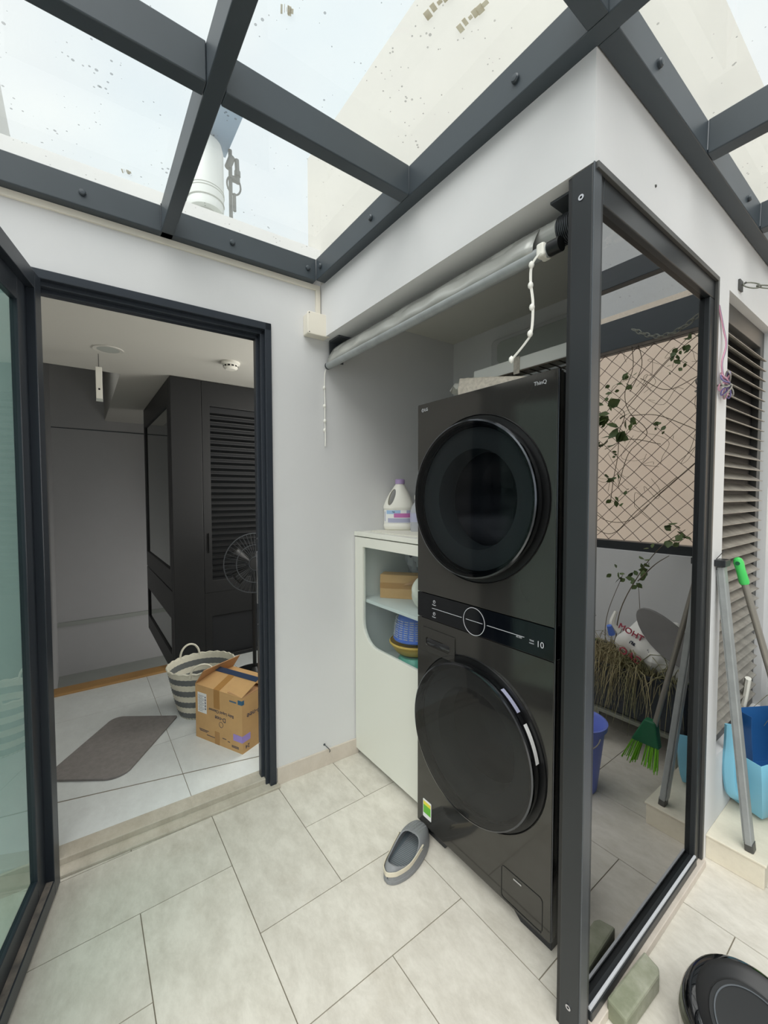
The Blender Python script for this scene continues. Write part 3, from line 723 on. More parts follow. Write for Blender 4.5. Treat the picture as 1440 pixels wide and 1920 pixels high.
body.data.set_sharp_from_angle(angle=math.radians(45))
b = MB(); b.lathe([(.024, 0), (.030, .001), (.030, .024), (.026, .028), (.0001, .028)], Matrix.Translation((JX+.0105, JY, JZ+.262)), 28, sx=1.38, sy=1.17); b.build('cap', 'lilac', jg)
def wrap(name, a0, a1, z0, z1, mt, off=.0012, parent=None):
    b = MB(); rr = []
    for k in range(25):
        a = a0+(a1-a0)*k/24; e = .8
        x = JX+(.127+off)*math.copysign(abs(math.cos(a))**e, math.cos(a)); y = JY+(.073+off)*math.copysign(abs(math.sin(a))**e, math.sin(a))
        rr.append([Vector((x, y, JZ+z0)), Vector((x, y, JZ+z1))])
    b.skin(rr, closed=False, cap=False); return b.build(name, mt, parent or jg, smooth=True)
lb = wrap('label', -2.65, -.35, .040, .114, 'paper')
wrap('label_band', -2.35, -1.45, .092, .113, 'lblue', .0016, lb); wrap('label_swirl', -1.75, -.55, .072, .096, 'lpink', .0018, lb); wrap('label_corner', -1.05, -.55, .092, .113, 'lgrey', .0017, lb)
wrap('label_text_block', -2.2, -.55, .044, .068, 'lgrey', .0016, lb); wrap('label_side', -2.62, -2.5, .05, .105, 'lgrey', .0016, lb)
text('Fino', .013, FY(JY-.0755) @ Matrix.Translation((JX-.035, JZ+.104, 0)), 'ink', lb)
TJ = Matrix.Translation((-1.765, 1.40, 1.207)) @ Matrix.Rotation(math.radians(46), 4, 'Z') @ Matrix.Diagonal((.635, .76, .945, 1)) @ Matrix.Translation((-JX, -JY, -JZ))
for o in jg.children_recursive: o.data.transform(TJ)
place(jg, (-1.765, 1.40, 1.207))
cbt = thing('clear_bottle', 'clear plastic bottle with white cap beside the white jug, half hidden by the tower', 'bottle')
b = MB(); b.lathe([(.001, 0), (.036, 0), (.038, .01), (.038, .10), (.030, .13), (.016, .15), (.014, .165)], Matrix.Translation((-1.615, 1.405, 1.207)), 24, cap=False); b.build('bottle', 'clearpl', cbt)
b = MB(); b.lathe([(.016, 0), (.016, .022), (.0001, .022)], Matrix.Translation((-1.615, 1.405, 1.372)), 18); b.build('cap', 'white', cbt)
b = MB(); b.lathe([(.0386, .05), (.0386, .095)], Matrix.Translation((-1.615, 1.405, 1.207)), 24, cap=False); b.build('label', 'lgrey', cbt)
place(cbt, (-1.615, 1.405, 1.207))

# ------------------------------------------------------------------ packaging on top of the tower
b = MB(); rr = []
N = 16
for i in range(N):
    t = i/(N-1); x = -1.125+.36*t; h = .080*(1-t)**.8+.010
    rr.append([Vector((x, 1.185, 1.7535)), Vector((x, 1.18+.004*math.sin(i*2.1), 1.754+h*.5)), Vector((x, 1.19, 1.754+h)), Vector((x, 1.27, 1.754+h*.9)), Vector((x, 1.28, 1.7535))])
b.skin(rr); tag(b.build('bubble_wrap_roll', 'bubble', None, bevel=.004), 'wedge of bubble wrapped packing lying on top of the laundry tower', 'packaging')
fb = thing('foam_packing_bar', 'long white foam bar with torn white end lying across the tower top', 'packaging')
b = MB(); b.box(-1.15, -.67, 1.30, 1.37, 1.847, 1.895); b.build('bar', 'foam', fb, smooth=False, bevel=.004)
b = MB(); rr = []
for i, (x, z, q) in enumerate(((-1.285, 1.842, .010), (-1.262, 1.865, .014), (-1.24, 1.852, .028), (-1.215, 1.862, .038), (-1.18, 1.855, .032), (-1.15, 1.862, .026), (-1.10, 1.868, .018))):
    rr.append([Vector((x+.008*math.sin(3*k+i), 1.335+.035*math.sin(2*PI*k/7), z+q*math.cos(2*PI*k/7)*(1.3 if k % 2 else .8))) for k in range(7)])
b.skin(rr); b.build('torn_end', 'white', fb, smooth=False)
b = MB(); b.box(-.955, -.930, 1.296, 1.2995, 1.835, 1.897); b.build('tape_strip', 'bubble', fb, smooth=False)
place(fb, (-.9, 1.5, 1.87))
wr = thing('wire_rack', 'brown wire grid rack standing on top of the laundry tower', 'rack')
b = MB()
for z in (1.762, 1.79, 1.818, 1.843): b.tube([(-1.12, 1.385, z), (-.67, 1.385, z)], .003, 6)
for k in range(13): b.tube([(-1.12+k*.0375, 1.385, 1.755), (-1.12+k*.0375, 1.385, 1.844)], .0026, 6)
for k in (0, 12): b.tube([(-1.12+k*.0375, 1.385, 1.755), (-1.12+k*.0375, 1.55, 1.755), (-1.12+k*.0375, 1.55, 1.844), (-1.12+k*.0375, 1.30, 1.844)], .003, 6)
for z in (1.755, 1.844): b.tube([(-1.12, 1.55, z), (-.67, 1.55, z)], .003, 6)
b.tube([(-1.12, 1.30, 1.844), (-.67, 1.30, 1.844)], .003, 6)
for k in range(13): b.tube([(-1.12+k*.0375, 1.30, 1.844), (-1.12+k*.0375, 1.55, 1.844)], .002, 5)
b.build('wire_grid', mat('brown_wire', (92, 82, 70), .5), wr); place(wr, (-.89, 1.57, 1.755))
ap = thing('wall_ventilator', 'grey flat rounded unit high on the back wall above the tower', 'vent')
b = MB(); b.prism(rrect(-1.515, -.70, 2.085, 2.245, .03, 5), 0, .03, FY(1.884)); b.build('housing', 'hallwall', ap, smooth=False, bevel=.006)
b = MB(); b.prism(rrect(-1.470, -.72, 2.105, 2.222, .03, 5), .0, .006, FY(1.8535)); b.build('cover', 'conc', ap, smooth=False, bevel=.003); place(ap, (-1.1, 1.87, 2.16))

# ------------------------------------------------------------------ roller blind
rb = thing('roller_blind', 'rolled up silver grey outdoor blind hanging under the white lintel', 'blind')
xl, xr = -1.838, -.592
def along(xa, xb, y, z, r, mt, name, n=40, amp=0, dz=0, par=rb):
    b = MB(); rr = []
    for i in range(n+1):
        t = i/n; x = xa+(xb-xa)*t; q = r*(1+amp*math.sin(t*23)*math.sin(t*7.3+1))
        rr.append([Vector((x, y+q*math.cos(2*PI*k/20), z+dz*t+q*math.sin(2*PI*k/20))) for k in range(20)])
    b.skin(rr); return b.build(name, mt, par)
along(xl+.012, xr-.04, 1.062, 2.098, .037, 'fabric', 'fabric_roll', amp=.05)
along(xr-.04, xr, 1.062, 2.100, .034, 'black', 'roller_tube')
for k in range(7):
    along(xr-.038+k*.005, xr-.036+k*.005, 1.062, 2.100, .0365, 'alug', 'roller_groove', n=1)
along(xl+.004, xr-.045, 1.012, 2.038, .0175, 'polea', 'bottom_bar', n=8)
along(xr-.045, xr-.012, 1.012, 2.038, .0185, 'black', 'bar_cap', n=1)
b = MB(); rr = []
for i in range(41):
    x = xl+.014+(xr-.10-xl)*i/40; wv = .004*math.sin(i*1.1)+.003*math.sin(i*.43)
    rr.append([Vector((x, 1.030+wv*.3, 2.118)), Vector((x, 1.016+wv, 2.095)), Vector((x, 1.002+wv, 2.068)), Vector((x, .996, 2.045))])
b.skin(rr, closed=False, cap=False); b.build('hanging_fabric', 'fabric', rb, solid=.0015)
b = MB(); b.box(xr+.002, xr+.006, 1.02, 1.10, 2.06, 2.163); b.box(xr-.05, xr+.006, 1.02, 1.10, 2.158, 2.1645); b.build('bracket', 'alug', rb, smooth=False, bevel=.001)
b = MB(); b.box(xl-.006, xl-.002, 1.02, 1.10, 2.06, 2.163); b.box(xl-.006, xl+.09, 1.02, 1.10, 2.156, 2.1645); b.build('bracket', 'alug', rb, smooth=False, bevel=.001)
def cord(pts, knots, name, par=rb, r=.0021):
    b = MB(); P = spline(pts, 8); b.tube(P, r, 6); b.tube([p+Vector((.0035, .001, 0)) for p in P], r*.8, 6)
    for k in knots:
        q = Vector(k); b.lathe([(.0001, -.011), (.006, -.006), (.0075, 0), (.006, .006), (.0001, .011)], Matrix.Translation(q), 10)
    return b.build(name, 'cord', par)
b = MB(); b.box(-.664, -.640, .990, 1.030, 2.020, 2.056); b.build('cord_clip', 'white', rb, smooth=False, bevel=.006)
cord([(-.652, .99, 2.030), (-.672, .985, 2.005), (-.676, .985, 1.965), (-.668, .985, 1.90), (-.672, .985, 1.83), (-.690, .985, 1.805), (-.733, .985, 1.772)], [(-.672, .985, 2.005), (-.674, .985, 1.952), (-.669, .985, 1.893), (-.674, .985, 1.825), (-.733, .985, 1.772)], 'pull_cord')
cord([(-1.846, 1.00, 2.020), (-1.853, .998, 1.995), (-1.853, .996, 1.93), (-1.850, .996, 1.85), (-1.851, .996, 1.78), (-1.848, .996, 1.69), (-1.850, .996, 1.64)], [(-1.852, .996, 1.93), (-1.850, .996, 1.84), (-1.849, .996, 1.765), (-1.851, .996, 1.72)], 'pull_cord', r=.0016)
b = MB(); b.lathe([(.0001, 0), (.017, 0), (.017, .006), (.0001, .006)], frame((-1.846, 1.012, 2.038), (0, 1, 0), (1, 0, 0)), 16); b.build('end_hook', 'alug', rb)
place(rb, (-1.2, 1.06, 2.16))

# ------------------------------------------------------------------ junction box and trunking
jb = thing('junction_box', 'square cream junction box on the white wall at the niche corner', 'junction box')
b = MB(); b.prism(rrect(-.060, .052, 2.163, 2.262, .006, 3), 0, .052, WA @ Matrix(((1,0,0,0),(0,0,1,.0),(0,1,0,0),(0,0,0,1)))); b.build('housing', 'cream', jb, smooth=False, bevel=.003)
b = MB(); b.prism(rrect(-.063, .055, 2.160, 2.265, .008, 3), .052, .060, WA @ Matrix(((1,0,0,0),(0,0,1,.0),(0,1,0,0),(0,0,0,1)))); cv = b.build('cover', 'cream', jb, smooth=False, bevel=.003)
for (s, z) in ((-.055, 2.168), (.047, 2.168), (-.055, 2.257), (.047, 2.257)):
    b = MB(); b.lathe([(.0001, .0), (.0026, 0), (.0026, .001), (.0001, .001)], frame(WA @ Vector((s, .0602, z)), (0, 0, 1), eN), 10); b.build('screw', 'alug', cv)
place(jb, WA @ Vector((0, 0, 2.21)))
tr = thing('cable_trunking', 'cream cable trunking running under the steel beam and down to the junction box', 'trunking')
b = MB(); b.box(-3.4, .026, 0, .012, 2.396, 2.4195, WA); b.build('horizontal_run', 'cream', tr, smooth=False, bevel=.001)
b = MB(); b.box(.004, .026, 0, .014, 2.262, 2.396, WA); b.build('vertical_run', 'cream', tr, smooth=False, bevel=.001); place(tr, WA @ Vector((0, 0, 2.4)))

# ------------------------------------------------------------------ clog
def clog(T, label):
    r = thing('clog', label, 'shoe')
    Ln, n, mseg = .285, 64, 48
    def W(t): return .047*max(0, 1-abs(2*t-1)**3.0)**.5*(1+.16*math.sin((t-.15)*PI*.95)) + .002
    def H(t): return .056 if t < .25 else .056+.020*math.sin((t-.25)/.35*PI/2) if t < .60 else .076-.034*((t-.60)/.40)**1.3
    def shell(t, u):
        ww = W(t); hh = H(t)*(1-max(0, abs(2*t-1)-.86)/.14*.35); a = PI*u; e = .62
        return Vector((.008*math.sin(t*PI*1.3)+ww*math.copysign(abs(math.cos(a))**e, math.cos(a)), t*Ln, .004+hh*abs(math.sin(a))**e))
    def rad(t, u): return math.sqrt(((t-.34)/.25)**2+((u-.5)/.31)**2)
    b = MB(); keep = [(i, k) for i in range(n) for k in range(mseg) if rad((i+.5)/n, (k+.5)/mseg) >= 1]; ks = set(keep); V = {}
    for (i, k) in keep:
        for (di, dk) in ((0, 0), (0, 1), (1, 1), (1, 0)):
            I, K = i+di, k+dk
            if (I, K) in V: continue
            t, u = I/n, K/mseg
            if any((I-p, K-q) not in ks and 0 <= I-p < n and 0 <= K-q < mseg for p in (0, 1) for q in (0, 1)):
                r_ = rad(t, u); t, u = .34+(t-.34)/r_, .5+(u-.5)/r_      # pull the rim onto a clean oval
            V[(I, K)] = b.bm.verts.new(shell(t, u))
    for (i, k) in keep: b.bm.faces.new((V[(i, k)], V[(i, k+1)], V[(i+1, k+1)], V[(i+1, k)]))
    up_ = b.build('upper', 'clog', r, solid=.005, sub=1)
    b = MB(); ol = [(.008*math.sin(i/n*PI*1.3)+W(i/n)*1.03, i/n*Ln) for i in range(n+1)]+[(.008*math.sin(i/n*PI*1.3)-W(i/n)*1.03, i/n*Ln) for i in range(n, -1, -1)]
    b.prism(ol, 0, .018); b.build('sole', 'clog', r, smooth=False, bevel=.004)
    b = MB(); ol = [(x*.90, y*.97+.005) for x, y in ol]; b.prism(ol, .018, .021); ft = b.build('footbed', 'clogin', r, smooth=False)
    b = MB()
    for k in range(26): b.box(-.030, .034, .03+k*.0075, .0325+k*.0075, .021, .0222)
    b.build('footbed_ribs', 'clog', ft, smooth=False)
    # heel strap from pivot to pivot round the back
    b = MB(); P = []
    def side(t, sg, a=.62): return Vector((.008*math.sin(t*PI*1.3)+sg*(W(t)*math.cos(a)**.62+.0030), t*Ln, .004+H(t)*math.sin(a)**.62*.92))
    for t in (.55, .46, .36, .26, .17, .09, .04): P.append(side(t, -1))
    P.append(Vector((.0, -.0035, P[-1].z)))
    for t in (.04, .09, .17, .26, .36, .46, .55): P.append(side(t, 1))
    P = spline(P, 5)
    rr = []
    for i, p in enumerate(P):
        d = (P[min(i+1, len(P)-1)]-P[max(i-1, 0)]).normalized(); nn = Vector((d.y, -d.x, 0)); hz = .0085
        rr.append([p-nn*.0016+Vector((0, 0, -hz)), p+nn*.0016+Vector((0, 0, -hz)), p+nn*.0016+Vector((0, 0, hz)), p-nn*.0016+Vector((0, 0, hz))])
    b.skin(rr); sb = b.build('heel_strap', 'strap', r, bevel=.001)
    for (x, s_) in ((P[0].x, -1), (P[-1].x, 1)):
        yv, zv = P[0].y, P[0].z
        b = MB(); b.lathe([(.0001, 0), (.009, 0), (.008, .003), (.0001, .0035)], frame((x, yv, zv), (0, 1, 0), (s_, 0, 0)), 16); b.build('rivet', 'strap', sb)
        b = MB(); b.box(x+s_*.003-.001, x+s_*.003+.001, yv-.007, yv+.007, zv-.0025, zv+.0025); b.build('logo_mark', 'clogin', sb, smooth=False)
    b = MB()
    for k in range(9):
        for j in range(5):
            b.box(-.026+j*.012, -.021+j*.012, .165+k*.010, .169+k*.010, H((.167+k*.01)/Ln)+.0035-.0015*abs(j-2), H((.167+k*.01)/Ln)+.0062-.0015*abs(j-2))
    b.build('toe_grain', 'clog', up_, smooth=False)
    for o in r.children_recursive: 
        if o.parent == r: o.matrix_world = T @ o.matrix_world
    place(r, T.translation); return r
clog(Matrix.Translation((-1.142, .852, .0)) @ Matrix.Rotation(math.radians(20), 4, 'Z'), 'grey rubber clog with cream heel strap on the tiles before the tower')

# ------------------------------------------------------------------ paver wedge, black bin, hook
b = MB(); T = Matrix.Translation((-.462, 1.195, 0))
P = [(-.032, -.098), (.022, -.108), (.030, .075), (.022, .095), (-.022, .108)]
b.prism(P, 0, .055, T); tag(b.build('paver_brick', 'brick', None, smooth=False, bevel=.006), 'greenish worn concrete paver wedged against the glass screen foot', 'brick')
bn = thing('pedal_bin', 'gloss black round bin lying at the lower right corner of the terrace', 'bin')
T = Matrix.Translation((-.228, 1.250, .10)) @ Matrix.Rotation(math.radians(20), 4, 'Y') @ Matrix.Rotation(math.radians(12), 4, 'X')
b = MB(); b.lathe([(.0001, -.075), (.105, -.075), (.132, -.068), (.142, -.045), (.146, .0), (.142, .030), (.136, .040), (.128, .044)], T, 64, cap=False); b.build('shell', 'blackgloss', bn)
b = MB(); b.lathe([(.128, .044), (.120, .036), (.10, .030), (.095, .026), (.0001, .026)], T, 64, cap=False); b.build('lid', 'black', bn)
b = MB(); b.lathe([(.0865, .0262), (.0865, .0285), (.0835, .0285), (.0835, .0262)], T, 64, cap=False); b.build('lid_ring', 'alug', bn)
place(bn, (-.228, 1.25, 0))
hk = MB(); hk.tube(spline([(-1.856, .985, .110), (-1.842, .990, .104), (-1.836, 1.000, .092), (-1.838, 1.006, .078), (-1.845, 1.006, .070)]), .0022, 7)
hk.lathe([(.0001, 0), (.006, 0), (.005, .003), (.0001, .003)], frame((-1.858, .984, .111), (0, 0, 1), eN), 12)
tag(hk.build('wall_hook', 'alug', None), 'small bent metal hook in the white wall above the skirting', 'hook')

# ------------------------------------------------------------------ pole, broom, dustpans on the step
al = thing('aluminium_pole', 'grey aluminium pole leaning on the white wall beside the louvre window', 'pole')
T = Matrix.Translation((-.383, 1.945, .0935)); d = (Vector((-.494, 1.945, 1.150))-Vector((-.383, 1.945, .0935)))
Tp = frame((-.383, 1.945, .0935), (0, 1, 0), d)
b = MB(); b.prism(rrect(-.020, .020, -.011, .011, .004, 2), .025, d.length-.03, Tp); b.prism(rrect(-.015, .015, .011, .016, .002, 2), .03, d.length-.04, Tp); b.build('profile', 'polea', al, smooth=False, bevel=.001)
b = MB(); b.prism(rrect(-.019, .019, -.013, .013, .004, 2), -.0, .03, Tp); b.build('end_plug', 'frame', al, smooth=False)
b = MB(); b.box(-.5045, -.470, 1.905, 1.965, 1.125, 1.150); b.build('wall_clip', 'alu', al, smooth=False, bevel=.002)
b = MB(); b.tube([(-.5045, 1.93, 1.15), (-.480, 1.925, 1.185)], .0015, 6); b.build('pin', 'frame', al)
place(al, (-.383, 1.945, .0935))
br = thing('broom', 'broom with green hanging grip, steel handle and lime bristles leaning by the louvres', 'broom')
p0, p1 = Vector((-.470, 2.045, 1.150)), Vector((-.275, 2.13, .30))
dv = (p1-p0).normalized()
b = MB(); b.tube([p0+dv*.095, p1], .0115, 12); b.build('handle', 'poles', br)
b = MB(); rr = []
for k, (t, r) in enumerate(((0, .006), (.006, .013), (.02, .0165), (.05, .0150), (.095, .0165), (.105, .0140))):
    p = p0+dv*t; a = dv.orthogonal().normalized(); q = dv.cross(a); rr.append([p+(a*math.cos(2*PI*j/16)+q*math.sin(2*PI*j/16))*r for j in range(16)])
b.skin(rr); gp = b.build('grip', 'green', br)
b = MB(); T = frame(p0+dv*.022+Vector((.0, -.012, .0)), (1, 0, 0), (0, -1, 0)); b.lathe([(.0001, 0), (.0075, 0), (.0075, .006), (.0001, .006)], T, 14); b.build('hang_hole', 'dgreen', gp)
b = MB(); Tb = Matrix.Translation(p1) @ Matrix.Rotation(math.radians(0), 4, 'Z')
b.prism([(-.03, -.02), (.09, -.02), (.035, .10), (-.012, .10)], -.02, .02, p1 and (Matrix.Translation(p1-Vector((.0, 0, .06))) @ Matrix(((1,0,0,0),(0,0,-1,0),(0,1,0,0),(0,0,0,1))))); b.build('head', 'dgreen', br, smooth=False, bevel=.006)
b = MB()
for i in range(60):
    x = -.025+.11*random.random(); y = random.uniform(-.018, .018); q = p1+Vector((x, y, -.07))
    b.tube([q, q+Vector((x*.45+.01, y*.6, -.11-.02*random.random()))], .0022, 4)
b.build('bristles', 'lime', br); place(br, p1-Vector((0, 0, .2)))
def dustpan(name, T, mt, label, hm=None):
    r = thing(name, label, 'dustpan', 'dustpans on the step')
    b = MB(); w_, h_, dp = .090, .24, .080
    rr = []
    # scoop standing on its back edge: open front
    pts = lambda z, k: [Vector((-w_*k, 0, z)), Vector((-w_*k, dp*k, z)), Vector((w_*k, dp*k, z)), Vector((w_*k, 0, z))]
    rr = [pts(z, k) for z, k in ((0, .72), (.04, .85), (.16, .97), (h_, 1.0))]
    b.skin(rr, closed=False, cap=False); b.bm.faces.new(b.ring(rr[0]))
    b.build('scoop', mt, r, solid=.003, bevel=.002)
    b = MB(); b.tube(spline([(.0, dp, .05), (.0, dp+.035, .08), (.0, dp+.045, .18), (0, dp+.03, .28), (0, dp+.02, .36)]), .012, 8, flat=1.8); b.build('handle', hm or mt, r)
    for o in list(r.children): o.matrix_world = T @ o.matrix_world
    place(r, T.translation); return r
dustpan('dustpan', Matrix.Translation((-.425, 2.22, .115)) @ Matrix.Rotation(math.radians(155), 4, 'Z') @ Matrix.Rotation(math.radians(-6), 4, 'X'), 'pan', 'light blue dustpan standing on the step behind the grey aluminium pole')
dustpan('dustpan', Matrix.Translation((-.415, 2.36, .205)) @ Matrix.Rotation(math.radians(60), 4, 'Z'), 'blue', 'dark blue dustpan with white handle behind the light blue one', 'white')
b = MB(); b.box(-.50, -.345, 2.31, 2.47, .0935, .203); tag(b.build('grey_crate', 'greyboard', None, smooth=False, bevel=.006), 'low grey crate on the step under the dark blue dustpan', 'crate')

# ------------------------------------------------------------------ cable bundle, chain, screw hole
cbn = thing('cable_bundle', 'knotted pink and violet cable bundle on a nail in the white column', 'cable')
for ci, mt in enumerate(('cable1', 'cable2', 'cable3')):
    b = MB(); o = ci*.004
    b.tube(spline([(-.503, 1.868+o, 2.075), (-.498, 1.905+o, 2.0), (-.490, 1.912+o, 1.94), (-.494, 1.885+o, 1.87), (-.492, 1.90+o, 1.82), (-.490, 1.93+o, 1.79)]), .0026, 6)
    for k in range(4):
        a = .9+k*1.25+ci*.5; c = Vector((-.490+.004*ci, 1.925, 1.795)); P = []
        for t in range(13):
            q = 2*PI*t/12; rr_ = .050*math.sin(q/2); P.append(c+Vector((.010*math.sin(q+k), math.cos(a+.35*math.sin(q))*rr_, math.sin(a+.35*math.sin(q))*rr_)))
        b.tube(P, .0025, 6)
    b.build('strand', mt, cbn)
b = MB(); b.tube([(-.506, 1.873, 1.790), (-.470, 1.905, 1.788)], .003, 7); b.build('nail', 'frame', cbn); place(cbn, (-.495, 1.92, 1.8))
ch = thing('hanging_chain', 'galvanised chain running from a bracket high on the white column', 'chain')
A_, B_ = Vector((-.488, 2.118, 2.215)), Vector((.06, 2.62, 2.36))
nl = 16
for k in range(nl):
    t0, t1 = k/nl, (k+1)/nl; sag = lambda t: -.10*math.sin(PI*t)
    a = A_.lerp(B_, t0)+Vector((0, 0, sag(t0))); c = A_.lerp(B_, t1)+Vector((0, 0, sag(t1))); dd3 = (c-a); mid = (a+c)/2; dx = dd3.normalized()
    sd = dx.cross(Vector((0, 0, 1))).normalized(); sd = sd if k % 2 else dx.cross(sd)
    P = [mid+dx*math.cos(q)*dd3.length*.66+sd*math.sin(q)*.010 for q in [2*PI*j/14 for j in range(15)]]
    b = MB(); b.tube(P, .0028, 6); b.build('link', 'bench', ch)
b = MB(); b.box(-.5045, -.498, 2.095, 2.135, 2.195, 2.235); b.tube([(-.500, 2.115, 2.215), (-.484, 2.118, 2.222)], .004, 7); b.build('bracket', 'frame', ch); place(ch, A_)
b = MB(); b.lathe([(.0001, 0), (.0045, 0), (.0030, .003), (.0001, .003)], frame((-.505, 1.315, 2.253), (0, 0, 1), (1, 0, 0)), 8); tag(b.build('wall_plug', 'frame', None), 'small dark plug in the white wall above the glass screen', 'plug')

# ------------------------------------------------------------------ end of the terrace: fence, planter, plants
fc = thing('mesh_fence', 'rusty diamond mesh fence between parapet rail and canopy at the terrace end', 'fence')
b = MB(); cell, x0, x1, z0, z1, yf_ = .098, -.50, 1.95, 1.10, 2.34, 2.86
nz_ = int((z1-z0)/(cell/2))
k = 0; x = x0
while x < x1:
    P = []
    for j in range(nz_+1):
        s_ = 1 if (j+k) % 2 else 0
        P.append((x+s_*cell/2+(.0), yf_+(.003 if j % 2 else -.003), z0+j*cell/2))
    b.tube(P, .0024, 4, cap=False); x += cell/2; k += 1
b.build('wire_mesh', 'wire', fc, smooth=False)
b = MB(); b.box(-.504, 2.0, 2.82, 2.90, 1.04, 1.095); b.build('bottom_rail', 'alu', fc, smooth=False, bevel=.003)
b = MB(); b.box(-.504, 2.0, 2.865, 2.91, 2.33, 2.44); b.build('top_rail', 'alu', fc, smooth=False, bevel=.003)
place(fc, (.7, 2.86, 1.04))
b = MB(); b.box(-4, 6, 4.6, 4.8, -6, 3.3); struct(b.build('wall_neighbour', 'pink', smooth=False))
bh = thing('planter_bench', 'low steel bench carrying the black planter at the terrace end', 'bench')
b = MB(); b.box(-.33, 1.35, 2.35, 2.75, .165, .185); b.build('seat_plate', 'bench', bh, smooth=False, bevel=.002)
for x in (-.31, .10, .72, 1.31):
    for y in (2.365, 2.72):
        b = MB(); b.box(x-.016, x+.016, y-.012, y+.012, 0, .165); b.build('leg', 'bench', bh, smooth=False, bevel=.001)
place(bh, (.5, 2.55, 0))
pt = thing('long_planter', 'long black trough planter with soil on the low bench', 'planter')
b = MB(); ou = [(-.32, 2.37), (1.33, 2.37), (1.33, 2.74), (-.32, 2.74)]; inn = [(-.30, 2.39), (1.31, 2.39), (1.31, 2.72), (-.30, 2.72)]
b.plate(ou, inn, .19, .445); b.box(-.30, 1.31, 2.39, 2.72, .186, .20); b.box(-.325, 1.34, 2.36, 2.375, .425, .447); b.build('trough', 'planter', pt, smooth=False, bevel=.003)
b = MB(); b.box(-.299, 1.309, 2.391, 2.719, .21, .415); b.build('soil', 'soil', pt, smooth=False); place(pt, (.5, 2.55, .186))
b = MB()
for i in range(620):
    x = random.uniform(-.28, 1.28) if random.random() < .16 else random.gauss(-.02, .13); x = max(-.29, min(1.29, x)); y = random.uniform(2.36, 2.60)
    a = random.gauss(-PI/2, .9); L = random.uniform(.12, .38); h = random.uniform(.05, .15)
    P = []
    for k in range(5):
        t = k/4; P.append(Vector((x+math.cos(a)*L*.6*t, y+math.sin(a)*L*.55*t, .415+h*math.sin(t*PI*.75)*1.3-L*.9*t*t*max(0, -math.sin(a)))))
    b.tube(P, .0030, 3, r2=.0008)
tag(b.build('dry_grass', 'grass', None, smooth=False), 'dry drooping grass growing over the front edge of the black planter', 'grass', kind='stuff')
def leaf(b, p, d, sz, mi=0):
    d = Vector(d).normalized(); a = d.orthogonal().normalized(); a.rotate(Matrix.Rotation(random.uniform(0, 6.3), 3, d)); u = d.cross(a)
    p = Vector(p); f = [(0, 0), (.28, .30), (.6, .34), (1, 0), (.6, -.34), (.28, -.30)]
    vs = [b.bm.verts.new(p+d*sz*x+a*sz*y+u*sz*.12*abs(y)*2) for x, y in f]
    b.bm.faces.new(vs).material_index = mi
def plant(name, stems, leaves, label, cat, r=.0035):
    q = thing(name, label, cat, 'saplings in the planter' if name == 'sapling' else None); b = MB()
    for P in stems: b.tube(spline(P, 5), r, 5, r2=r*.5)
    b.build('stem', 'stem', q)
    b = MB()
    for (c, n, sp, sz) in leaves:
        for i in range(n):
            p = Vector(c)+Vector((random.gauss(0, sp), random.gauss(0, sp*.4), random.gauss(0, sp))); leaf(b, p, (random.uniform(-1, 1), random.uniform(-.6, .3), random.uniform(-1, .5)), sz*random.uniform(.7, 1.2))
    b.build('leaves', 'leaf', q, smooth=False, merge=False); place(q, stems[0][0])
plant('sapling', [[(.08, 2.52, .41), (.07, 2.55, .70), (-.02, 2.60, .95), (-.10, 2.66, 1.10), (-.20, 2.70, 1.20)], [(-.02, 2.56, .9), (-.09, 2.6, 1.0), (-.16, 2.6, 1.06)]],
      [((-.17, 2.70, 1.17), 14, .035, .055), ((-.04, 2.60, .94), 8, .03, .05), ((-.10, 2.62, 1.05), 5, .03, .04)], 'thin leafy sapling rising from the planter in front of the fence', 'plant')
plant('sapling', [[(-.04, 2.60, .41), (-.02, 2.62, .60), (.0, 2.62, .88)], [(.12, 2.50, .41), (.13, 2.52, .66), (.06, 2.56, .93)]], [((.05, 2.56, .93), 8, .03, .045), ((.0, 2.62, .88), 4, .02, .04)], 'short twig sapling with few leaves left of the sack in the planter', 'plant', r=.0028)
plant('leafy_shrub', [[(.28, 2.50, .41), (.27, 2.50, .55), (.24, 2.48, .68)], [(.30, 2.52, .41), (.34, 2.5, .58), (.38, 2.50, .66)]], [((.25, 2.48, .60), 26, .05, .035), ((.35, 2.50, .55), 22, .05, .035)], 'small green shrub at the post end of the planter', 'plant')
# climber on the fence
q = thing('climbing_vine', 'climbing vine with sparse leaves tangled in the mesh fence', 'plant')
b = MB()
def vx(px): return .40-(px-1120)*.0030
for P in ([(1118, 2.12), (1160, 2.00), (1190, 1.92), (1180, 1.80), (1178, 1.65), (1170, 1.50), (1165, 1.36)], [(1200, 2.38), (1205, 2.20), (1190, 2.05), (1200, 1.92), (1235, 1.78), (1200, 1.66), (1180, 1.45)],
          [(1195, 1.95), (1240, 2.10), (1280, 2.22), (1320, 2.30)], [(1118, 1.30), (1160, 1.22), (1210, 1.24), (1260, 1.40), (1320, 1.58)], [(1118, 1.18), (1170, 1.14), (1220, 1.30), (1290, 1.50)],
          [(1212, 2.36), (1222, 2.2), (1200, 2.05)], [(1220, 2.12), (1270, 2.02), (1330, 2.08)], [(1200, 1.9), (1250, 1.88), (1300, 1.8), (1330, 1.74)], [(1150, 1.70), (1200, 1.75), (1260, 1.70)]):
    b.tube(spline([(vx(x), 2.835, z) for x, z in P], 6), .0022, 5)
for i in range(22):
    x, z = random.uniform(1120, 1330), random.uniform(1.35, 2.25); P = [(vx(x), 2.84, z)]
    for k in range(4): x += random.uniform(-22, 30); z += random.uniform(-.09, .09); P.append((vx(x), 2.84, z))
    b.tube(spline(P, 4), .0012, 4)
b.build('stem', 'stem', q)
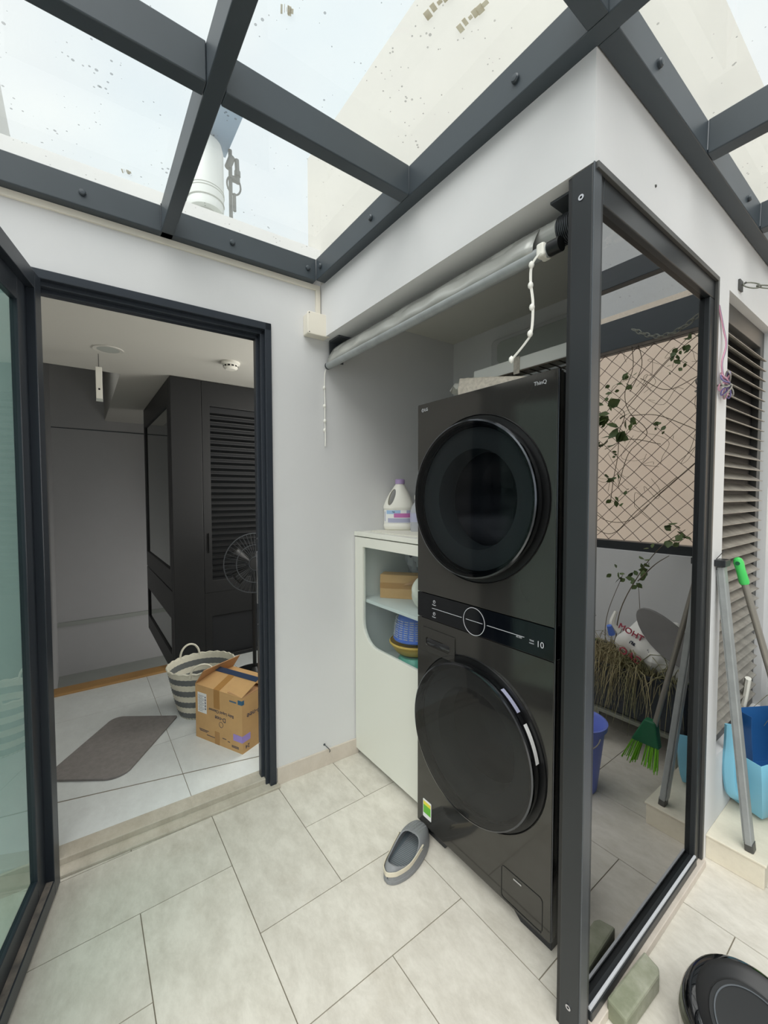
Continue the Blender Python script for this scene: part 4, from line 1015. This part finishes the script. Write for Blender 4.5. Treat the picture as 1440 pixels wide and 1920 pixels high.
b = MB()
for (x, z, n, sp, sz) in ((1145, 1.90, 14, .045, .085), (1185, 1.84, 9, .035, .08), (1160, 2.08, 6, .04, .05), (1195, 2.10, 8, .035, .05), (1150, 1.75, 6, .03, .07), (1175, 1.50, 6, .022, .05), (1170, 1.34, 8, .03, .045), (1170, 1.66, 3, .02, .04),
                     (1280, 2.20, 9, .03, .045), (1310, 2.27, 6, .025, .045), (1255, 1.82, 5, .025, .04), (1275, 1.78, 3, .02, .035), (1120, 2.1, 4, .03, .05), (1290, 2.12, 3, .03, .03)):
    for i in range(n): leaf(b, (vx(x)+random.gauss(0, sp), 2.825, z+random.gauss(0, sp)), (random.uniform(-1, 1), random.uniform(-.5, .1), random.uniform(-1, .4)), sz*random.uniform(.6, 1.1))
b.build('leaves', 'leaf', q, smooth=False, merge=False); place(q, (.2, 2.84, 1.10))
# sack and grey board in the planter
sk_ = thing('woven_sack', 'white woven sack with red and blue print slumped in the planter', 'sack')
b = MB(); rr = []
T = Matrix.Translation((-.10, 2.52, .43)) @ Matrix.Rotation(math.radians(-14), 4, 'Y')
for i in range(19):
    t = i/18; x = .18-.44*t; w_ = .135*math.sin(PI*min(1, t*1.02+.03))**.45+.01; h_ = .30*(math.sin(PI*min(1, t*.92+.05)))**.5
    rr.append([T @ Vector((x, w_*math.cos(a)*(1+.05*math.sin(a*5+i*1.7)), max(.0, h_*.5+h_*.5*math.sin(a)*(1+.09*math.sin(3*a+i*.9))))) for a in [2*PI*k/22 for k in range(22)]])
from mathutils import noise
rr = [[p+Vector(noise.noise_vector(p*9))*.030+Vector(noise.noise_vector(p*26))*.012 for p in r_] for r_ in rr]
b.skin(rr); b.build('body', 'sack', sk_, sub=1)
b = MB(); b.tube(spline([T @ Vector((.20, 0, .12)), T @ Vector((.235, -.02, .16)), T @ Vector((.24, 0, .23))]), .022, 7, r2=.010); b.build('tied_neck', 'white', sk_)
b = MB(); b.tube(spline([T @ Vector((.215, -.03, .10)), T @ Vector((.235, -.05, .15))]), .020, 7, r2=.014); b.build('blue_corner', 'cbasin', sk_)
Tt = Matrix.Translation((0, -.006, 0))
def sack_text(s_, size, x, z, mt): text(s_, size, T @ Matrix.Translation((x, -.137, z)) @ FY(0) @ Matrix.Rotation(.12, 4, 'Z'), mt, sk_, ext=.004)
sack_text('GAO', .055, .06, .08, 'red'); sack_text('THOM', .045, .09, .205, 'red'); sack_text('dac san', .036, .03, .15, 'ink')
place(sk_, (-.05, 2.53, .415))
b = MB(); b.prism([(.19*math.cos(a)*(1+.15*math.sin(a)), .085*math.sin(a)) for a in [2*PI*k/28 for k in range(28)]], 0, .022, Matrix.Translation((-.24, 2.40, .655)) @ Matrix.Rotation(math.radians(-38), 4, 'Y') @ FY(0))
tag(b.build('oval_board', 'greyboard', None, bevel=.004), 'grey oval board leaning over the white sack in the planter', 'board')
bk = thing('bucket', 'blue plastic bucket on the terrace floor reflected beside the screen post', 'bucket')
b = MB(); T = Matrix.Translation((-.045, 1.90, 0)); b.lathe([(.0001, .003), (.075, .003), (.078, .01), (.108, .30), (.118, .302), (.120, .325), (.112, .326), (.106, .315), (.074, .016), (.0001, .014)], T, 36, cap=False); b.build('body', 'bucket', bk)
b = MB(); b.tube([T @ Vector((.122*math.cos(a), .122*math.sin(a)*.35-.05, .30-.08*abs(math.sin(a)))) for a in [PI+PI*k/16 for k in range(17)]], .003, 6); b.build('handle', 'poles', bk); place(bk, (-.045, 1.90, 0))

# ------------------------------------------------------------------ hall: basket, box, mat, fan, partition, ceiling things
bs = thing('woven_basket', 'striped cream and grey woven basket standing behind the cardboard box', 'basket')
BX, BY, BZ, HB = -2.78, .60, .03, .30
NS = 84; rings = []
lv = 33
def br_(t): return (.128+.052*t**.8, .130+.068*t**.8)
for i in range(lv+1):
    t = i/lv; rx, ry = br_(t)
    rings.append([Vector((BX+math.cos(a)*(rx+.0022*math.cos(NS/2*a+(PI if (i//1) % 2 else 0))), BY+math.sin(a)*(ry+.0022*math.cos(NS/2*a+(PI if i % 2 else 0))), BZ+HB*t+(.003*math.cos(NS/2*a) if i == lv else 0))) for a in [2*PI*k/168 for k in range(168)]])
b = MB(); b.skin(rings, cap=False, mi=lambda i, j: 0 if i >= 29 or ((28-i)//4) % 2 == 1 else 1)
b.build('woven_wall', ['basketw', 'basketg'], bs, solid=.004, angle=70)
b = MB(); b.lathe([(.0001, 0), (.128, 0), (.128, .006), (.0001, .006)], Matrix.Translation((BX, BY, BZ)), 48, sy=1.02); b.build('bottom', 'basketg', bs)
b = MB(); rx, ry = br_(1); b.tube([(BX+rx*math.cos(a), BY+ry*math.sin(a), BZ+HB+.003*math.sin(a*24)) for a in [2*PI*k/96 for k in range(97)]], .006, 6); b.build('rim', 'basketw', bs)
for sg, h in ((-1, .075), (1, .055)):
    b = MB(); P = []
    for k in range(17):
        a = PI*k/16; yy = BY-.035-math.cos(a)*.062; xx = BX+sg*rx*math.sqrt(max(0, 1-((yy-BY)/ry)**2))*1.0
        P.append((xx, yy, BZ+HB-.02+math.sin(a)**.8*(h+.02)))
    b.tube(P, .0065, 10); b.build('handle', 'basketw', bs)
place(bs, (BX, BY, BZ))
cbx = thing('cardboard_box', 'brown cardboard box with navy tape and loose flaps inside the doorway', 'box')
e1 = Vector((.328, .158, 0)).normalized(); CB = frame((-2.481, .500, .03), e1)
L, D, H = .364, .27, .300
b = MB(); b.plate([(0, 0), (L, 0), (L, D), (0, D)], [(.003, .003), (L-.003, .003), (L-.003, D-.003), (.003, D-.003)], 0, H, CB); b.box(.003, L-.003, .003, D-.003, 0, .004, CB); b.build('carton', 'card', cbx, smooth=False)
def flap(name, org, ax, out, ln, wd2, ang, mt):
    """flap hinged at org along ax (length ln), reaching wd2 in direction out, raised by ang"""
    o = Vector(org); a = Vector(ax); u = Vector(out)*math.cos(ang)+Vector((0, 0, 1))*math.sin(ang); n_ = a.cross(u).normalized()*.0032
    b = MB(); c = [o, o+a*ln, o+a*(ln-.004)+u*wd2, o+a*.004+u*wd2]
    b.skin([[CB @ p for p in c], [CB @ (p+n_) for p in c]]); return b.build(name, mt, cbx, smooth=False), (lambda x, y: CB @ (o+a*x+u*y+n_*1.3), u)
fr, (fp, fu) = flap('flap', (0, 0, H), (1, 0, 0), (0, 1, 0), L, .145, math.radians(21), 'card')
fb_, _ = flap('flap', (L, D, H), (-1, 0, 0), (0, -1, 0), L, .13, math.radians(7), 'card')
flap('flap', (0, D, H), (0, -1, 0), (1, 0, 0), D, .11, math.radians(52), 'cardd'); flap('flap', (L, 0, H), (0, 1, 0), (-1, 0, 0), D, .11, math.radians(3), 'cardd')
def strip(P, nrm, th, name, mt, par):
    b = MB(); n_ = Vector(nrm)*th; b.skin([[Vector(p) for p in P], [Vector(p)+n_ for p in P]]); return b.build(name, mt, par, smooth=False)
upn = Vector((0, 0, 1))
strip([fp(.01, .115), fp(L-.005, .115), fp(L-.005, .148), fp(.01, .148)], upn, .0012, 'navy_tape', 'navy', fr)
strip([fp(.150, .0), fp(.195, .0), fp(.195, .115), fp(.150, .115)], upn, .0006, 'brown_tape', 'tape', fr)
BF = CB @ Matrix(((1,0,0,0),(0,0,-1,0),(0,1,0,0),(0,0,0,1)))       # front face drawing plane: x along, y up
b = MB(); b.box(.150, .195, -.0012, -.0002, .20, .30, CB); b.build('brown_tape', 'tape', cbx, smooth=False)
b = MB(); b.box(.155, .190, -.0010, -.0002, 0, .07, CB); b.build('brown_tape', 'tape', cbx, smooth=False)
b = MB(); b.box(.020, .092, -.0014, -.0002, .150, .262, CB @ Matrix.Rotation(.0, 4, 'Y')); lb = b.build('shipping_label', 'paper', cbx, smooth=False)
b = MB()
for k in range(9): b.box(.078, .088, -.0020, -.0013, .172+k*.0085, .172+k*.0085+(.003 if k % 2 else .0055), CB)
for k in range(11): b.box(.026, .026+(.045 if k % 3 else .034), -.0020, -.0013, .160+k*.0085, .1615+k*.0085, CB)
b.build('label_print', 'ink', lb, smooth=False)
up180 = Matrix.Rotation(PI, 4, 'Z')
text('D-nee', .034, BF @ Matrix.Translation((.200, .150, .0008)) @ up180, 'ink', cbx); text('Baby Liquid Cleanser', .023, BF @ Matrix.Translation((.205, .185, .0008)) @ up180, 'ink', cbx)
b = MB(); b.plate(circ(.205, .118, .016, 24), circ(.205, .118, .014, 24), 0, .001, BF); b.build('round_emblem', 'ink', cbx, smooth=False)
b = MB(); b.box(.335, .364, -.0016, -.0002, .262, .285, CB); b.box(L+.0002, L+.0016, .0, .014, .262, .285, CB); b.build('corner_mark', 'teal', cbx, smooth=False)
b = MB()
for k in range(8): b.box(.272+k*.0065, .277+k*.0065, -.0008, -.0001, .263, .271, CB)
b.build('small_print', 'teal', cbx, smooth=False)
b = MB(); b.box(.298, .364, -.0014, -.0002, .060, .095, CB); b.box(L+.0002, L+.0014, 0, .055, .060, .095, CB); b.build('purple_sticker', 'purple', cbx, smooth=False)
BR = CB @ Matrix(((0,0,1,L),(1,0,0,0),(0,1,0,0),(0,0,0,1)))
text('D-nee', .042, BR @ Matrix.Translation((.085, .19, .0008)) @ up180, 'ink', cbx); text('24', .03, BR @ Matrix.Translation((.035, .03, .0008)) @ up180, 'ink', cbx)
b = MB()
for (x, z, w_) in ((.03, .052, .08), (.035, .044, .06), (.09, .030, .07), (.215, .045, .03), (.255, .038, .02), (.285, .026, .055), (.285, .019, .055)):
    for k in range(int(w_/.006)): b.box(x+k*.006, x+k*.006+.0042, -.0008, -.0001, z, z+.0045, CB)
b.build('small_print', 'ink', cbx, smooth=False)
place(cbx, CB @ Vector((L/2, D/2, 0)))
b = MB(); b.prism(rrect(-.285, .285, -.19, .19, .06, 8, rs=(.06, .06, .085, .012)), 0, .012, Matrix.Translation((-2.640, .135, .030)) @ Matrix.Rotation(math.radians(-34.8), 4, 'Z'))
mt_ = b.build('floor_mat', 'mat', None, smooth=False, bevel=.003); tag(mt_, 'grey textile mat with rounded corners on the white marble hall floor', 'mat')
# pedestal fan
fn = thing('pedestal_fan', 'dark pedestal fan half hidden by the door jamb in the hall', 'fan')
FXc, FYc, FZc, FR = -3.0, 1.03, .90, .225
Tf = frame((FXc, FYc, FZc), (0, 1, 0), (1, -.25, .08))
b = MB()
for k in range(48):
    a = 2*PI*k/48; b.tube([Tf @ Vector((math.cos(a)*r, math.sin(a)*r, z)) for r, z in ((.05, .062), (.12, .058), (.18, .040), (.215, .012), (.225, -.01), (.20, -.05), (.12, -.075))], .0011, 4)
for r, z in ((.225, -.01), (.14, .054), (.05, .063)): b.tube([Tf @ Vector((math.cos(a)*r, math.sin(a)*r, z)) for a in [2*PI*k/40 for k in range(41)]], .0024 if r < .2 else .004, 6)
b.build('guard', 'alug', fn)
b = MB(); b.lathe([(.0001, .068), (.045, .066), (.05, .058), (.0001, .056)], Tf, 24); b.build('badge', 'black', fn)
for k in range(5):
    b = MB(); a = 2*PI*k/5; rr = []
    for i in range(7):
        t = i/6; r = .03+.155*t; w_ = .035+.055*t; rr.append([Tf @ Vector((math.cos(a+q)*r, math.sin(a+q)*r, -.0+q*.05)) for q in (-w_/r*.55, 0, w_/r*.55)])
    b.skin(rr, closed=False, cap=False); b.build('blade', 'black', fn, solid=.002)
b = MB(); b.lathe([(.0001, -.17), (.05, -.16), (.065, -.12), (.065, -.05), (.03, -.01), (.0001, .0)], Tf, 24); b.build('motor', 'black', fn)
b = MB(); b.tube([(FXc-.10, FYc+.02, .05), (FXc-.10, FYc+.02, .88)], .014, 12); b.build('pole', 'black', fn)
b = MB(); b.lathe([(.0001, 0), (.17, 0), (.17, .015), (.05, .03), (.02, .06), (.0001, .06)], Matrix.Translation((FXc-.10, FYc+.02, .03)), 32); b.build('base', 'black', fn); place(fn, (FXc-.1, FYc+.02, .03))
M['hallalu'] = mat('charcoal_aluminium', (24, 25, 27), .45, var=.08, scale=5)
# dark partition beside the stair
pa = thing('louvred_partition', 'tall dark aluminium louvred partition at the end of the hall', 'partition')
xp_ = -3.545
b = MB(); b.box(xp_-.07, xp_, .575, .80, .03, 2.315); b.build('corner_post', 'hallalu', pa, smooth=False, bevel=.004)
YZ = Matrix(((0,0,1,xp_-.045),(1,0,0,0),(0,1,0,0),(0,0,0,1)))
b = MB(); b.plate([(.802, .60), (1.88, .60), (1.88, 2.315), (.802, 2.315)], [(.865, .70), (1.80, .70), (1.80, 2.12), (.865, 2.12)], 0, .04, YZ)
b.plate([(.802, .03), (1.88, .03), (1.88, .5995), (.802, .5995)], [(.86, .06), (1.82, .06), (1.82, .40), (.86, .40)], 0, .03, YZ); b.build('frame', 'hallalu', pa, smooth=False, bevel=.003)
b = MB(); z = .72
while z < 2.11:
    b.prism([(xp_-.045, z), (xp_-.041, z+.003), (xp_-.008, z-.022), (xp_-.010, z-.028)], .866, 1.80, Matrix(((1,0,0,0),(0,0,1,0),(0,1,0,0),(0,0,0,1)))); z += .05
b.build('louvre_slats', 'slatd', pa, smooth=False)
b = MB(); b.box(xp_-.05, xp_-.046, .86, 1.82, .03, 2.2); b.build('backing', 'darkwall', pa, smooth=False)
b = MB(); b.box(xp_-.001, xp_+.012, .835, .845, .93, 1.09); b.build('handle', 'black', pa, smooth=False, bevel=.002)
place(pa, (xp_, 1.2, .03))
hg = thing('stair_glass_screen', 'grey glass screen in dark frame running along the stairwell', 'screen')
XZ = FY(.605)
for z0_, z1_, h0, h1 in ((.64, 2.315, .80, 2.12), (-.05, .63, .10, .40)):
    b = MB(); b.plate([(-5.15, z0_), (-3.62, z0_), (-3.62, z1_), (-5.15, z1_)], [(-5.09, h0), (-3.70, h0), (-3.70, h1), (-5.09, h1)], 0, .03, XZ); b.build('frame', 'hallalu', hg, smooth=False, bevel=.002)
    b = MB(); b.box(-5.10, -3.69, .588, .594, h0-.01, h1+.01); b.build('glass_pane', 'hallglass', hg, smooth=False)
place(hg, (-4.4, .6, 0))
sd = thing('smoke_detector', 'white round smoke detector on the hall ceiling', 'smoke detector')
T = Matrix.Translation((-2.975, .868, 2.32)); b = MB(); b.lathe([(.0001, 0), (.062, 0), (.062, -.014), (.050, -.020), (.048, -.038), (.034, -.050), (.0001, -.052)], T, 36); b.build('housing', 'white', sd)
b = MB()
for k in range(12):
    a = 2*PI*k/12; b.box(-.008, .008, .0475, .0495, -.034, -.024, T @ Matrix.Rotation(a, 4, 'Z'))
b.build('vent_slot', 'black', sd, smooth=False); place(sd, (-2.975, .868, 2.32))
dl = thing('downlight', 'round recessed downlight switched off in the hall ceiling', 'ceiling light')
T = Matrix.Translation((-3.164, .168, 2.32)); b = MB(); b.lathe([(.060, -.001), (.085, -.001), (.083, -.006), (.062, -.004)], T, 36, cap=False); b.build('trim_ring', 'ceil', dl)
b = MB(); b.lathe([(.0001, -.0015), (.062, -.0015), (.062, -.0035), (.0001, -.0035)], T, 36); b.build('diffuser', 'conc', dl); place(dl, (-3.164, .168, 2.32))
hs = thing('hanging_sensor', 'slim white stick sensor hanging from the hall ceiling', 'sensor')
sx, sy = -3.30, .120
b = MB(); b.box(sx-.008, sx+.008, sy-.018, sy+.018, 2.02, 2.235); b.build('housing', 'white', hs, smooth=False, bevel=.003)
b = MB(); b.box(sx-.010, sx+.010, sy-.019, sy+.019, 2.012, 2.030); b.build('end_cap', 'conc', hs, smooth=False, bevel=.002)
b = MB(); b.tube([(sx, sy, 2.235), (sx, sy, 2.32)], .0022, 6); b.build('wire', 'frame', hs); b = MB(); b.box(sx+.008, sx+.0095, sy-.005, sy+.005, 2.085, 2.097); b.build('window', 'black', hs, smooth=False); place(hs, (sx, sy, 2.32))

# ------------------------------------------------------------------ on the roof above the doorway wall
wt = thing('water_tank', 'white ribbed water tank under a blue grey platform seen through the roof glass', 'tank')
b = MB(); b.lathe([(.0001, 0), (.10, 0), (.105, .03), (.102, .05), (.105, .06), (.105, .36), (.095, .40), (.06, .43), (.0001, .435)], Matrix.Translation((-2.70, .655, 3.10)), 40); b.build('shell', 'tank', wt)
b = MB()
for z in (.05, .10, .115): b.lathe([(.1045, z), (.108, z+.004), (.1045, z+.008)], Matrix.Translation((-2.70, .655, 3.10)), 40, cap=False)
b.build('rib', 'conc', wt); b = MB(); b.lathe([(.0001, 0), (.06, 0), (.06, .62), (.0001, .62)], Matrix.Translation((-2.70, .655, 2.50)), 20); b.build('stand', 'conc', wt); place(wt, (-2.70, .655, 2.62))
b = MB(); b.box(-2.78, -2.28, .58, .80, 3.54, 3.60); tag(b.build('tank_platform', 'tankb', None, smooth=False, bevel=.004), 'flat blue grey slab above the white tank beyond the roof glass', 'slab')
pp = thing('pipe_assembly', 'grey pipes with tee fittings and a looped hose beside the white tank', 'pipe')
b = MB(); b.tube([(-2.70, .805, 2.50), (-2.70, .805, 3.54)], .0115, 10); b.tube([(-2.70, .79, 3.43), (-2.70, .815, 3.50)], .02, 10); b.tube([(-2.70, .805, 3.37), (-2.70, .85, 3.37)], .015, 10); b.build('riser', 'greyg', pp)
b = MB(); b.tube([(-2.70, .85, 3.36), (-2.70, .845, 3.50)], .014, 10); b.tube([(-2.70, .848, 3.40), (-2.70, .848, 3.43)], .019, 10); b.build('valve', 'greyg', pp)
b = MB(); b.tube([(-2.70, .825+.042*math.cos(a), 3.335+.055*math.sin(a)) for a in [2*PI*k/24 for k in range(25)]], .0055, 7); b.tube([(-2.70, .828, 3.285), (-2.70, .828, 3.18)], .010, 8); b.build('hose_loop', 'greyg', pp); place(pp, (-2.70, .805, 2.62))
b = MB(); b.box(-3.6, -2.06, -1.0, 1.8, 2.45, 2.50); struct(b.build('wall_roof_slab', 'conc', smooth=False))
